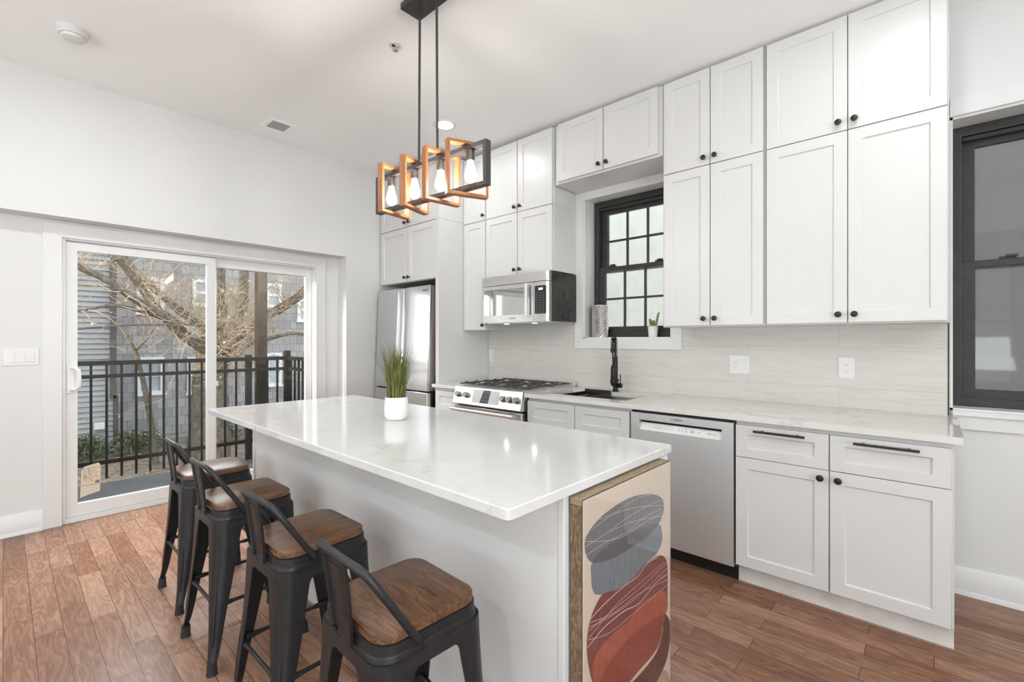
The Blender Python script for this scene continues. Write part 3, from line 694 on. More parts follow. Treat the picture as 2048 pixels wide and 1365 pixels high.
for kx in (-2.955, -2.855, -2.438, -2.369, -2.300):
    y, z = on_panel(.47)
    k = MB().lathe([(.026, 0), (.026, .004), (.0205, .005), (.0205, .03), (.018, .034), (0, .0345)], (kx, y, z), tuple(nrm), 24)
    yy, zz = on_panel(.47, .034)
    k.bar((kx, yy - .0, zz + .018), (kx, yy, zz - .018), .004, .006, up=(0, -1, 0))
    rg.part('knob', k, 'knob_steel', pnl)
ya, za = on_panel(.10, .0015); yb_, zb_ = on_panel(.84, .0015)
dsp = MB().add([(-2.785, ya, za), (-2.487, ya, za), (-2.487, yb_, zb_), (-2.785, yb_, zb_), (-2.785, ya + .004, za), (-2.487, ya + .004, za), (-2.487, yb_ + .004, zb_), (-2.785, yb_ + .004, zb_)],
               [(0, 1, 2, 3), (4, 7, 6, 5), (0, 4, 5, 1), (1, 5, 6, 2), (2, 6, 7, 3), (3, 7, 4, 0)])
dp = rg.part('display', dsp, 'mark_pale', pnl)
ya, za = on_panel(.11, .0022); yb_, zb_ = on_panel(.83, .0022)
dm = MB().add([(-2.665, ya, za), (-2.585, ya, za), (-2.600, yb_, zb_), (-2.695, yb_, zb_)], [(0, 1, 2, 3)])
for sx_, s_ in ((-2.648, .22), (-2.628, .22), (-2.610, .24), (-2.640, .50), (-2.675, .70), (-2.648, .70), (-2.622, .70)):
    y, z = on_panel(s_, .003); dm.box(sx_, y - .0004, z, sx_ + .008, y + .0004, z + .005, 1)
rg.part('touch_area', dm, ['black_plastic', 'mark_light'], dp)
dr = rg.part('oven_door', MB().box(rx0, 2.585, .20, rx1, YB + .03, .755), 'steel_brushed', bevel=.004)
rg.part('oven_window', MB().box(rx0 + .12, 2.583, .32, rx1 - .12, 2.586, .60), 'black_plastic', dr)
hb = MB().cyl((rx0 + .03, 2.520, .735), (rx1 - .03, 2.520, .735), .0135, seg=16)
for xx in (rx0 + .045, rx1 - .045): hb.box(xx - .014, 2.512, .724, xx + .014, 2.586, .748)
rg.part('handle', hb, 'steel_bright', dr, bevel=.002)
rg.part('warming_drawer', MB().box(rx0, 2.59, .05, rx1, YB + .03, .195), 'steel_brushed', bevel=.004)
gw = (rx1 - rx0 - .04) / 3
for g in range(3):
    a = rx0 + .02 + g * gw + .003; b_ = a + gw - .006; ym, yn = 2.625, 3.235
    G = MB(); z = .934
    for xx in (a + .006, b_ - .006): G.bar((xx, ym, z), (xx, yn, z), .008, .010)
    for yy in (ym + .006, (ym + yn) / 2, yn - .006): G.bar((a, yy, z), (b_, yy, z), .008, .010)
    for cy in (ym + .155, yn - .155):
        cx = (a + b_) / 2
        for ang in range(0, 8, 2):
            dx_, dy_ = math.cos(ang * math.pi / 4), math.sin(ang * math.pi / 4)
            ex = max(-gw / 2 + .01, min(gw / 2 - .01, dx_ * .16)); ey = dy_ * .15
            G.bar((cx + dx_ * .035, cy + dy_ * .035, z + .004), (cx + ex, cy + ey, z + .004), .007, .010)
    for k in range(5):
        yy = ym + .07 + k * .118
        for xx in (a, b_): G.bar((xx - .006 if xx == a else xx - .020, yy, z + .004), (xx + .020 if xx == a else xx + .006, yy, z + .006), .012, .016)
    for xx in (a + .01, b_ - .01):
        for yy in (ym + .02, yn - .02): G.bar((xx, yy, .914), (xx, yy, z), .012, .012)
    rg.part('grate', G, 'cast_iron')
    for cy in ((ym + .155, yn - .155) if g != 1 else ((ym + yn) / 2,)):
        rg.part('burner', MB().lathe([(.055, .914), (.05, .918), (.035, .920), (.035, .926), (.03, .929), (0, .929)], ((a + b_) / 2, cy, 0), seg=24), 'cast_iron')

# ------------------------------------------------------------------ microwave
mx0, mx1, my, mz0, mz1 = -3.022, -2.262, 2.912, 1.452, 1.856
mw = Thing('microwave', 'stainless over-the-range microwave with dark side under the short cabinet', 'microwave', (-2.64, 3.1, mz0))
mw.part('body', MB().box(mx0 + .004, my + .04, mz0 + .004, mx1, YW - .012, mz1 - .002).box(mx1 - .001, 3.03, 1.80, mx1 + .004, 3.14, 1.835).box(mx1 - .001, 3.045, 1.60, mx1 + .005, 3.055, 1.72).box(mx1 - .001, 3.13, 1.60, mx1 + .005, 3.14, 1.71).box(mx1 - .001, 3.045, 1.575, mx1 + .006, 3.14, 1.582).box(mx1 - .001, 3.18, 1.77, mx1 + .004, 3.29, 1.782).box(mx1 - .001, 3.16, 1.50, mx1 + .004, 3.29, 1.51), 'appliance_side', bevel=.002)
def face(x0, x1, z0, z1, y0=my, y1=my + .04, rl=0, rr_=0):
    pts = [(x0, y1)]
    pts += [(x0 + rl - rl * math.cos(a * math.pi / 8), y0 + rl - rl * math.sin(a * math.pi / 8)) for a in range(5)] if rl else [(x0, y0)]
    pts += [(x1 - rr_ + rr_ * math.sin(a * math.pi / 8), y0 + rr_ - rr_ * math.cos(a * math.pi / 8)) for a in range(5)] if rr_ else [(x1, y0)]
    pts += [(x1, y1)]
    return MB().prism(pts, 'z', z0, z1)
mw.part('vent_strip', face(mx0, mx1, 1.779, mz1, rl=.01, rr_=.03), 'steel_brushed')
dm_ = face(mx0, -2.412, mz0, 1.774, rl=.01)
md = mw.part('door', dm_, 'steel_brushed')
mw.part('window', MB().loft([[(x, my - .0005 + k * .002, z) for x, z, _ in rrect(.288, .113, .012, 0, 4, -2.706, 1.6285)] for k in (0, 1)]), 'oven_glass', md)
hd = MB().bar((-2.470, my - .032, 1.495), (-2.470, my - .032, 1.770), .024, .014, up=(0, 1, 0))
for zz in (1.50, 1.765): hd.box(-2.480, my - .03, zz - .006, -2.460, my, zz + .006)
mw.part('handle', hd, 'steel_bright', md, bevel=.003)
cpn = mw.part('control_panel', face(-2.409, mx1, mz0, 1.774, rr_=.03), 'steel_brushed')
ks = MB().loft([[(x, my - .0008 + k * .002, z) for x, z, _ in rrect(.058, .114, .010, 0, 4, -2.343, 1.628)] for k in (0, 1)])
for r_ in range(9):
    for c_ in range(3): ks.box(-2.380 + c_ * .032, my - .0014, 1.682 - r_ * .020, -2.371 + c_ * .032, my - .0006, 1.684 - r_ * .020, 1)
mw.part('keypad', ks, ['black_plastic', 'mark_pale'], cpn)
lettering(mw, 'clock_digits', '8:18', .024, (-2.340, my - .0012, 1.714), (math.radians(90), 0, 0), 'digit_glow', cpn, .0005)
lettering(mw, 'lettering', 'BOSCH', .0170, (-2.640, my - .0004, 1.486), (math.radians(90), 0, 0), 'mark_grey', md, .0003)
mw.part('emblem', MB().tube([(-2.680 + .006 * math.cos(a * math.pi / 8), my - .0004, 1.486 + .006 * math.sin(a * math.pi / 8)) for a in range(17)], .0007, 5), 'mark_grey', md)
mw.part('underside', MB().box(mx0 + .03, my + .05, mz0 - .008, mx1 - .02, YW - .03, mz0 + .004), 'steel_brushed', bevel=.002)
for lx in (-2.80, -2.48):
    mw.part('task_lamp', MB().box(lx - .018, 2.992, mz0 - .010, lx + .018, 3.016, mz0 - .0075), 'hood_lamp_glow')

# ------------------------------------------------------------------ refrigerator (leans back slightly)
fr = Thing('refrigerator', 'stainless French-door refrigerator in the alcove by the door wall', 'refrigerator', (-3.862, 2.98, 0))
fx0, fx1, fyf = -4.302, -3.424, 2.575
fr.part('body', MB().box(fx0 + .006, fyf + .10, .03, fx1 - .006, 3.20, 1.755).box(fx0 + .03, fyf + .11, 0, fx1 - .03, 3.15, .03), 'appliance_side', bevel=.004)
fr.part('hinge_cover', MB().box(fx1 - .10, fyf + .03, 1.755, fx1 - .012, fyf + .16, 1.785), 'steel_bronze', bevel=.004)
fr.part('hinge_cover', MB().box(fx0 + .012, fyf + .03, 1.755, fx0 + .10, fyf + .16, 1.785), 'steel_bronze', bevel=.004)
def fdoor(x0, x1, z0, z1, inner):
    pts = []; n = 14
    for k in range(n + 1):
        s_ = k / n; x = x0 + (x1 - x0) * s_
        bow = .002 * (1 - (2 * s_ - 1) ** 2)
        e = (1 - s_) if inner == 'r' else s_           # 0 at the inner (meeting) edge
        roll = .030 * max(0, 1 - e / .16) ** 2.2
        pts.append((x, fyf - bow + roll))
    pts += [(x1, fyf + .085), (x0, fyf + .085)]
    return MB().prism(pts, 'z', z0, z1)
zs = 1.783
dl = fr.part('door', fdoor(fx0, -3.867, .80, zs, 'r'), 'steel_fridge', bevel=.003)
dr = fr.part('door', fdoor(-3.861, fx1, .80, zs, 'l'), 'steel_fridge', bevel=.003)
fr.part('door_edge', MB().box(fx1 - .001, fyf + .018, .805, fx1 + .0008, fyf + .084, zs - .004), 'steel_bronze', dr)
fr.part('freezer_drawer', MB().prism([(fx0, fyf + .085), (fx0, fyf), ((fx0 + fx1) / 2, fyf - .003), (fx1, fyf), (fx1, fyf + .085)], 'z', .06, .785), 'steel_fridge', bevel=.004)
fr.part('drawer_gap', MB().box(fx0 + .01, fyf + .03, .783, fx1 - .01, fyf + .09, .802), 'dark_gap')
lettering(fr, 'lettering', 'SAMSUNG', .0165, (-3.505, fyf - .0055, 1.737), (math.radians(90), 0, 0), 'mark_grey', dr, .0002)
fr.o.rotation_euler = (math.radians(-2.4), 0, 0)
fr.o.location = (-3.862, 2.98, .014)

# ------------------------------------------------------------------ island
isl = Thing('kitchen_island', 'white painted kitchen island base under the veined stone slab', 'island', (-1.90, 1.36, 0))
isl.part('body', MB().box(-3.060, 1.030, .0, -.768, 1.690, .874), 'island_paint', bevel=.0015)
isl.part('end_panel', MB().box(-.766, 1.028, 0, -.745, 1.692, .874), 'island_paint', bevel=.0015)
isl.part('edge_strip', MB().box(-3.066, 1.024, 0, -3.045, 1.031, .874), 'island_paint')
it = MB(); IX0, IX1, IY0, IY1 = -3.082, -.730, .790, 1.703
cxx, cyy = (IX0 + IX1) / 2, (IY0 + IY1) / 2
hx, hy = (IX1 - IX0) / 2, (IY1 - IY0) / 2
it.loft([rrect(hx - .003, hy - .003, .012, .8765, 4, cxx, cyy), rrect(hx, hy, .014, .879, 4, cxx, cyy), rrect(hx, hy, .014, .903, 4, cxx, cyy), rrect(hx - .003, hy - .003, .012, .906, 4, cxx, cyy)])
solo('island_countertop', 'large white veined stone slab on top of the kitchen island', 'countertop', it, 'quartz_island', (cxx, cyy, .8765))

# framed print leaning on the island end
pf = Thing('framed_print', 'tall framed abstract print of slate and red pebble shapes leaning on the island end', 'picture', (-.70, 1.326, 0))
y0, y1, zt = 1.046, 1.606, .871
xb, xf = -.738, -.693
fm = MB()
fm.box(xb, y0, .0, xf - .007, y0 + .020, zt - .0202, 0); fm.box(xb, y1 - .020, .0, xf - .007, y1, zt - .0202, 0)
fm.box(xb, y0 + .0202, .0, xf - .007, y1 - .0202, .020, 0)
pf.part('frame', fm, 'frame_bark', bevel=.002)
pf.part('top_rail', MB().box(xb, y0, zt - .020, xf - .007, y1, zt), 'frame_edge', bevel=.002)
pf.part('edge_band', MB().box(xf - .0068, y0 + .0005, .001, xf - .0052, y1 - .0005, zt - .0005), 'pipe_dark')
ART = dict(
 b1=[(1.055, .75), (1.071, .774), (1.125, .797), (1.203, .809), (1.288, .813), (1.381, .803), (1.471, .782), (1.533, .754), (1.551, .722), (1.54, .691), (1.498, .667), (1.419, .655), (1.334, .654), (1.244, .657), (1.163, .667), (1.097, .685), (1.066, .713)],
 b2=[(1.097, .688), (1.088, .647), (1.093, .616), (1.111, .592), (1.163, .573), (1.244, .556), (1.334, .557), (1.419, .571), (1.498, .576), (1.533, .601), (1.536, .637), (1.505, .671), (1.381, .661), (1.203, .661)],
 b2o=[(1.097, .685), (1.163, .667), (1.244, .657), (1.334, .654), (1.419, .655), (1.498, .667), (1.484, .68), (1.406, .694), (1.266, .709), (1.173, .707), (1.116, .701)],
 b3=[(1.519, .56), (1.569, .527), (1.583, .472), (1.58, .416), (1.576, .349), (1.512, .316), (1.419, .289), (1.334, .265), (1.266, .257), (1.125, .325), (1.093, .36), (1.071, .427), (1.066, .477), (1.075, .517), (1.097, .551), (1.134, .575), (1.163, .576), (1.244, .556), (1.334, .557), (1.419, .571)],
 b4=[(1.512, .438), (1.561, .418), (1.576, .381), (1.561, .337), (1.484, .329), (1.381, .308), (1.31, .277), (1.266, .246), (1.163, .263), (1.106, .325), (1.093, .391), (1.106, .419), (1.153, .435), (1.223, .438), (1.31, .436), (1.369, .455)],
 b5=[(1.554, .343), (1.54, .303), (1.512, .262), (1.458, .247), (1.369, .246), (1.288, .245), (1.203, .261), (1.144, .304), (1.134, .337), (1.163, .359), (1.223, .375), (1.31, .381), (1.419, .371)],
 b6=[(1.554, .343), (1.591, .311), (1.604, .274), (1.598, .22), (1.569, .172), (1.512, .146), (1.444, .136), (1.334, .164), (1.223, .239), (1.31, .233), (1.419, .231), (1.498, .244), (1.54, .291)])
def smooth_poly(P, n=6):
    out = []; k = len(P)
    for i in range(k):
        p0, p1, p2, p3 = (Vector(P[(i + j) % k]) for j in (-1, 0, 1, 2))
        for s_ in range(n):
            t = s_ / n
            out.append(tuple(.5 * ((2 * p1) + (p2 - p0) * t + (2 * p0 - 5 * p1 + 4 * p2 - p3) * t * t + (3 * p1 - p0 - 3 * p2 + p3) * t ** 3)))
    return out
pr = MB(); XP = xf - .0035
pr.box(XP - .0016, y0 + .0025, .004, XP, y1 - .0025, zt - .0035, 0)
order = [('b2', 2), ('b1', 1), ('b2o', 3), ('b3', 4), ('b4', 5), ('b6', 7), ('b5', 6)]
for i, (k, mi) in enumerate(order):
    q = smooth_poly(ART[k]); x = XP + .0003 + i * .00012
    q = [(min(max(a, y0 + .006), y1 - .006), z) for a, z in q]
    pr.add([(x, a, z) for a, z in q], [tuple(range(len(q)))], mi)
q = smooth_poly([(1.40, .10), (1.46, .135), (1.55, .15), (1.60, .09), (1.598, .03), (1.40, .03)]); q = [(min(a, y1 - .006), z) for a, z in q]
pr.add([(XP + .0002, a, z) for a, z in q], [tuple(range(len(q)))], 8)
LINES = [([(1.055, .758), (1.163, .725), (1.266, .706), (1.381, .707), (1.54, .703)], .0007), ([(1.055, .743), (1.163, .746), (1.288, .756), (1.431, .756), (1.533, .748)], .0007), ([(1.062, .719), (1.163, .72), (1.288, .713), (1.419, .725), (1.533, .717)], .0007),
 ([(1.125, .797), (1.266, .784), (1.406, .76), (1.547, .725)], .0007), ([(1.088, .779), (1.203, .791), (1.357, .799), (1.444, .787)], .0006), ([(1.183, .745), (1.334, .732), (1.547, .689)], .0007),
 ([(1.084, .537), (1.163, .548), (1.266, .553), (1.357, .551), (1.419, .568), (1.498, .561)], .0014), ([(1.066, .465), (1.153, .481), (1.266, .478), (1.369, .461), (1.484, .479), (1.583, .475)], .0014), ([(1.075, .517), (1.183, .498), (1.334, .487), (1.583, .497)], .0007),
 ([(1.071, .507), (1.203, .51), (1.381, .507), (1.576, .518)], .0007), ([(1.068, .486), (1.183, .452), (1.357, .444), (1.583, .437)], .0007), ([(1.084, .527), (1.203, .5), (1.381, .49), (1.583, .453)], .0007), ([(1.075, .488), (1.213, .516), (1.381, .524), (1.554, .526)], .0007)]
for P_, r_ in LINES:
    n = 8; pts = []
    for i in range(len(P_) - 1):
        p0 = Vector(P_[max(i - 1, 0)]); p1 = Vector(P_[i]); p2 = Vector(P_[i + 1]); p3 = Vector(P_[min(i + 2, len(P_) - 1)])
        for s_ in range(n):
            t = s_ / n; v_ = .5 * ((2 * p1) + (p2 - p0) * t + (2 * p0 - 5 * p1 + 4 * p2 - p3) * t * t + (3 * p1 - p0 - 3 * p2 + p3) * t ** 3); pts.append(v_)
    pts.append(Vector(P_[-1])); up = []; dn = []
    for i, p in enumerate(pts):
        d = (pts[min(i + 1, len(pts) - 1)] - pts[max(i - 1, 0)]).normalized(); nn = Vector((-d.y, d.x)) * r_
        up.append(p + nn); dn.append(p - nn)
    k = len(pts); pr.add([(XP + .0014, p.x, p.y) for p in up] + [(XP + .0014, p.x, p.y) for p in dn], [(i, i + 1, k + i + 1, k + i) for i in range(k - 1)], 9)
pf.part('print', pr, ['art_paper', 'art_slate', 'art_blue', 'art_deep', 'art_maroon', 'art_coral', 'art_red', 'art_brown', 'art_sand', 'art_line'], smooth=0)
pf.part('glazing', MB().box(XP + .0022, y0 + .0025, .004, XP + .0036, y1 - .0025, zt - .0035), 'picture_glass')

# ------------------------------------------------------------------ bar stools
def make_stool(label, group, seatmat):
    s = Thing('bar_stool', label, 'stool', (0, 0, 0), group)
    s.part('seat', MB().loft([rrect(.142, .142, .046, .612), rrect(.1475, .1475, .05, .6135), rrect(.1475, .1475, .05, .629), rrect(.1465, .1465, .049, .633), rrect(.143, .143, .046, .6355)]), seatmat)
    s.part('seat_frame', MB().loft([rrect(.146, .146, .050, .6118), rrect(.1510, .1510, .052, .610), rrect(.1515, .1515, .052, .588), rrect(.1545, .1545, .054, .5855), rrect(.1590, .1590, .056, .560), rrect(.1600, .1600, .056, .540),
                                    rrect(.1570, .1570, .054, .540), rrect(.1490, .1490, .050, .600)]), 'stool_metal')
    zs_ = [.575, .545, .539, .531, .52, .50, .47, .42, .36, .30, .24, .18, .12, .08, .05, .032]
    def c_at(z): return .1545 + .0035 + .030 * (max(0, (.575 - z)) / .55) ** 1.25 + (.006 * max(0, (.09 - z) / .06))
    def w_at(z):
        tb = [(.575, .130), (.545, .118), (.539, .104), (.531, .095), (.52, .0905), (.50, .088), (.47, .084), (.42, .077), (.36, .069), (.30, .060), (.24, .051), (.18, .043), (.12, .036), (.08, .031), (.05, .027), (.032, .026)]
        for (a, wa), (b_, wb) in zip(tb, tb[1:]):
            if a >= z >= b_: return wa + (wb - wa) * (a - z) / (a - b_)
        return tb[-1][1]
    for sx, sy in ((-1, -1), (1, -1), (1, 1), (-1, 1)):
        loops = []
        for z in zs_:
            c_, w_ = c_at(z), w_at(z); r = min(.045, w_ * .62); t = .004
            outer = [(c_ - w_, c_)] + [(c_ - r + r * math.cos(math.radians(90 - 15 * k)), c_ - r + r * math.sin(math.radians(90 - 15 * k))) for k in range(7)] + [(c_, c_ - w_)]
            r2 = r - t
            inner = [(c_ - t, c_ - w_)] + [(c_ - r + r2 * math.cos(math.radians(15 * k)), c_ - r + r2 * math.sin(math.radians(15 * k))) for k in range(7)] + [(c_ - w_, c_ - t)]
            loops.append([(sx * a, sy * b_, z) for a, b_ in outer + inner])
        lg = MB().loft(loops)
        rib = []
        for z in (.30, .27, .22, .17, .13, .105):
            c_, w_ = c_at(z), w_at(z); r = min(.045, w_ * .62); q = c_ - r + r * .7071 + .0005
            rib.append((sx * q, sy * q, z))
        lg.tube(rib, [.003, .0045, .005, .005, .0045, .003], 8)
        leg = s.part('leg', lg, 'stool_metal')
        cf = c_at(.02) - .017
        s.part('foot', MB().loft([rrect(.0185, .0185, .010, 0, 3, sx * cf, sy * cf), rrect(.0165, .0165, .009, .012, 3, sx * cf, sy * cf), rrect(.015, .015, .008, .048, 3, sx * (cf - .001), sy * (cf - .001))]), 'rubber_black', leg)
    q = c_at(.25) - .012
    for (p0, p1) in (((-q, -q), (q, -q)), ((q, -q), (q, q)), ((q, q), (-q, q)), ((-q, q), (-q, -q))):
        z = .250; a = Vector((*p0, z)); b_ = Vector((*p1, z)); d = b_ - a
        s.part('footrest', MB().tube([a + d * t for t in (.04, .10, .16, .22, .5, .78, .84, .90, .96)], [.010, .010, .0095, .0068, .0068, .0068, .0095, .010, .010], 10), 'stool_metal')
    # low bent back rail, its centre plate and bolts
    R = [Vector(p) for p in ((.158, -.050, .596), (.157, -.058, .606), (.150, -.095, .665), (.140, -.135, .728), (.133, -.155, .760), (.120, -.168, .780), (.098, -.176, .789), (.05, -.181, .792), (0, -.182, .793))]
    pth = R + [Vector((-p.x, p.y, p.z)) for p in reversed(R[:-1])]
    rr0 = [.009, .0095, .0098, .0098, .0098, .0098, .0098, .0098, .0098]
    rail = s.part('back_rail', MB().tube(pth, rr0 + rr0[-2::-1], 12), 'stool_metal')
    pl = MB(); lv = []
    for z, y, hw in ((.790, -.181, .059), (.74, -.174, .058), (.68, -.1665, .055), (.63, -.1610, .051), (.596, -.1590, .049), (.583, -.1590, .047)):
        lv.append([(-hw, y - .001, z), (-hw, y - .009, z), (-hw + .003, y - .009, z), (-hw + .004, y - .002, z), (hw - .004, y - .002, z), (hw - .003, y - .009, z), (hw, y - .009, z), (hw, y - .001, z), (0, y, z)])
    pl.loft(lv)
    em = []
    for z, y, hw in ((.765, -.1775, .040), (.74, -.174, .042), (.68, -.1665, .040), (.645, -.1625, .037)):
        em.append([(-hw, y - .0015, z), (-hw + .004, y - .0035, z), (hw - .004, y - .0035, z), (hw, y - .0015, z)])
    pl.loft(em)
    splat = s.part('back_plate', pl, 'stool_metal')
    for sx in (-1, 1):
        s.part('bolt', MB().lathe([(.0075, 0), (.0075, .003), (.0045, .0035), (.004, .006), (0, .006)], (sx * .040, -.1625, .592), (0, -1, 0), 14), 'black_metal', splat)
        s.part('bolt', MB().lathe([(.0085, 0), (.0085, .003), (.005, .0035), (.0045, .007), (0, .007)], (sx * .163, -.050, .597), (sx, 0, 0), 14), 'black_metal', rail)
    return s
SG = 'wood-seat metal bar stools along the island'
st = make_stool('black metal bar stool with low back, nearest to the camera and the framed print', SG, 'walnut_across')
st.o.location = (-1.045, .712, 0); st.o.rotation_euler.z = math.radians(-2)
s3 = make_stool('black metal bar stool with low back, second from the camera along the island', SG, 'walnut_along')
s3.o.location = (-1.640, .728, 0); s3.o.rotation_euler.z = math.radians(1)
for (x, y, rz, lb) in ((-2.257, .722, 1.0, 'black metal bar stool with low back, third from the camera along the island'), (-2.830, .743, 0, 'black metal bar stool with low back, farthest and closest to the glass door')):
    o = copy_tree(s3.o); o.location = (x, y, 0); o.rotation_euler.z = math.radians(rz); o['label'] = lb

# ------------------------------------------------------------------ plant on the island
px, py, pz = -1.985, 1.322, .906
pp = Thing('potted_grass', 'tufted green grass in a small white rounded pot on the island', 'plant', (px, py, pz))
pp.part('pot', MB().lathe([(.0, 0), (.045, 0), (.053, .006), (.058, .022), (.0595, .05), (.0575, .085), (.0545, .110), (.053, .112), (.051, .110), (.051, .095), (0, .095)], (px, py, pz), seg=40), 'ceramic_white')
pp.part('soil', MB().lathe([(0, .094), (.0505, .096), (.0505, .098), (0, .100)], (px, py, pz), seg=24), 'soil')
gb = MB(); rr = random.Random(11)
for k in range(400):
    a = rr.uniform(0, 2 * math.pi); r0 = .045 * math.sqrt(rr.random()); ln = rr.uniform(.20, .30); lean = rr.gauss(.16, .10) * (.5 + r0 / .045)
    if rr.random() < .09: lean = rr.uniform(.45, .9); ln *= rr.uniform(.6, .95)
    if rr.random() < .02: lean = rr.uniform(1.1, 1.6); ln = rr.uniform(.2, .26)
    b0 = Vector((px + r0 * math.cos(a), py + r0 * math.sin(a), pz + .09)); aa = a + rr.uniform(-.5, .5); dv = Vector((math.cos(aa), math.sin(aa), 0))
    wv_ = rr.uniform(.0009, .0019); side = Vector((-dv.y, dv.x, 0)); Lp = []; n = 6
    for i in range(n + 1):
        t = i / n; th = lean * t * 1.15
        p = b0 + Vector((0, 0, 1)) * (ln * t * math.cos(th * .75)) + dv * (ln * t * math.sin(th * .75)); ww = wv_ * (1 - t ** 3 * .92)
        Lp.append((p - side * ww, p + side * ww))
    vs = [q for pr_ in Lp for q in pr_]; gb.add(vs, [(2 * i, 2 * i + 1, 2 * i + 3, 2 * i + 2) for i in range(n)])
pp.part('grass', gb, 'grass_green')

# ------------------------------------------------------------------ window sill objects
vx, vy, vz = -2.085, 3.395, 1.325
vb = MB(); rows, cols = 22, 28; prof = []
loops = []
for i in range(rows + 1):
    z = .270 * i / rows; lp = []
    for k in range(cols):
        rr_ = .0655 + (.004 if (i + k) % 2 == 0 else -.002) * (1 if 0 < i < rows else .2)
        a = 2 * math.pi * k / cols; lp.append((vx + rr_ * math.cos(a), vy + rr_ * math.sin(a), vz + z))
    loops.append(lp)
loops.append([(vx + .056 * math.cos(2 * math.pi * k / cols), vy + .056 * math.sin(2 * math.pi * k / cols), vz + .27) for k in range(cols)])
loops.append([(vx + .05 * math.cos(2 * math.pi * k / cols), vy + .05 * math.sin(2 * math.pi * k / cols), vz + .02) for k in range(cols)])
vb.loft(loops)
solo('vase', 'silver vase with a diamond pattern on the left of the sink window sill', 'vase', vb, 'hammered_silver', (vx, vy, vz), smooth=0)
cx_, cy_ = -1.615, 3.40
sc_ = Thing('succulent', 'small green cactus in a white pot on the sink window sill', 'plant', (cx_, cy_, vz))
sc_.part('pot', MB().lathe([(0, 0), (.031, 0), (.033, .004), (.039, .082), (.039, .085), (.035, .085), (.034, .072), (0, .072)], (cx_, cy_, vz), seg=28), 'ceramic_white')
for (dx_, dy_, hgt, r_, ln_) in ((-.014, 0, .075, .009, -.012), (.006, -.008, .062, .0125, .0), (.020, .004, .125, .0085, .026)):
    pb = MB(); n = 9
    pth = [(cx_ + dx_ + ln_ * (i / n) ** 1.3, cy_ + dy_, vz + .068 + hgt * i / n) for i in range(n + 1)]
    rad = [r_ * (.75 + .25 * (i % 2)) * (1 if i < n - 1 else .55) for i in range(n + 1)]
    pb.tube(pth, rad, 8)
    for i in range(1, n):
        for k in range(4):
            a = k * math.pi / 2 + i; p = Vector(pth[i]); pb.lathe([(.004, 0), (0, .011)], tuple(p + Vector((math.cos(a), math.sin(a), 0)) * r_ * .7), (math.cos(a), math.sin(a), .8), 5)
    sc_.part('stem', pb, 'succulent_green')

# ------------------------------------------------------------------ switches and outlets
def receptacle(th, mbs, cx, cz, y):
    f = MB().loft([[(cx + a, y - .0045 - k * .002, cz + b_) for a, b_, _ in rrect(.0165, .0335, .003, 0, 3)] for k in (0, 1)])
    o = th.part('receptacle', f, 'plastic_white')
    s = MB()
    for dz in (.018, -.018):
        s.box(cx - .007, y - .0070, cz + dz, cx - .0055, y - .0064, cz + dz + .008); s.box(cx + .0055, y - .0070, cz + dz, cx + .007, y - .0064, cz + dz + .007)
        s.cyl((cx, y - .0070, cz + dz - .006), (cx, y - .0064, cz + dz - .006), .0026, seg=10)
    th.part('slots', s, 'mark_grey', o)
def rocker(th, cx, cz, y):
    th.part('rocker', MB().loft([[(cx + a, y - .0045 - k * .003, cz + b_) for a, b_, _ in rrect(.0165, .0335, .003, 0, 3)] for k in (0, 1)]), 'plastic_white', bevel=.001)
def plate(th, x0, x1, z0, z1, y):
    th.part('plate', MB().box(x0, y - .005, z0, x1, y, z1), 'plastic_white', bevel=.002)
ys = Y0
o1 = Thing('wall_outlet', 'white double-gang plate with one outlet and one rocker switch on the tile', 'outlet', (-.96, ys, 1.14))
plate(o1, -1.024, -.896, 1.076, 1.200, ys); receptacle(o1, None, -.985, 1.138, ys); rocker(o1, -.937, 1.138, ys)
o2 = Thing('wall_outlet', 'white single outlet plate on the tile nearest the large black window', 'outlet', (-.376, ys, 1.14))
plate(o2, -.417, -.336, 1.076, 1.202, ys); receptacle(o2, None, -.376, 1.139, ys)
o3 = Thing('light_switch', 'narrow white switch plate on the tile left of the range', 'switch', (-3.295, ys, 1.147))
plate(o3, -3.330, -3.258, 1.087, 1.208, ys); rocker(o3, -3.294, 1.147, ys)
o4 = Thing('light_switch', 'wide white three-gang switch plate on the wall left of the sliding door', 'switch', (-4.53, .081, 1.187))
o4.part('plate', MB().box(-4.53, -.002, 1.131, -4.525, .165, 1.246), 'plastic_white', bevel=.002)
for cy in (.036, .082, .127): o4.part('rocker', MB().add([(-4.5255, cy - .0165, 1.155), (-4.5255, cy + .0165, 1.155), (-4.5255, cy + .0165, 1.222), (-4.5255, cy - .0165, 1.222), (-4.518, cy - .0165, 1.155), (-4.518, cy + .0165, 1.155), (-4.5235, cy + .0165, 1.222), (-4.5235, cy - .0165, 1.222)],
    [(0, 3, 2, 1), (4, 5, 6, 7), (0, 1, 5, 4), (2, 3, 7, 6), (0, 4, 7, 3), (1, 2, 6, 5)]), 'plastic_white')

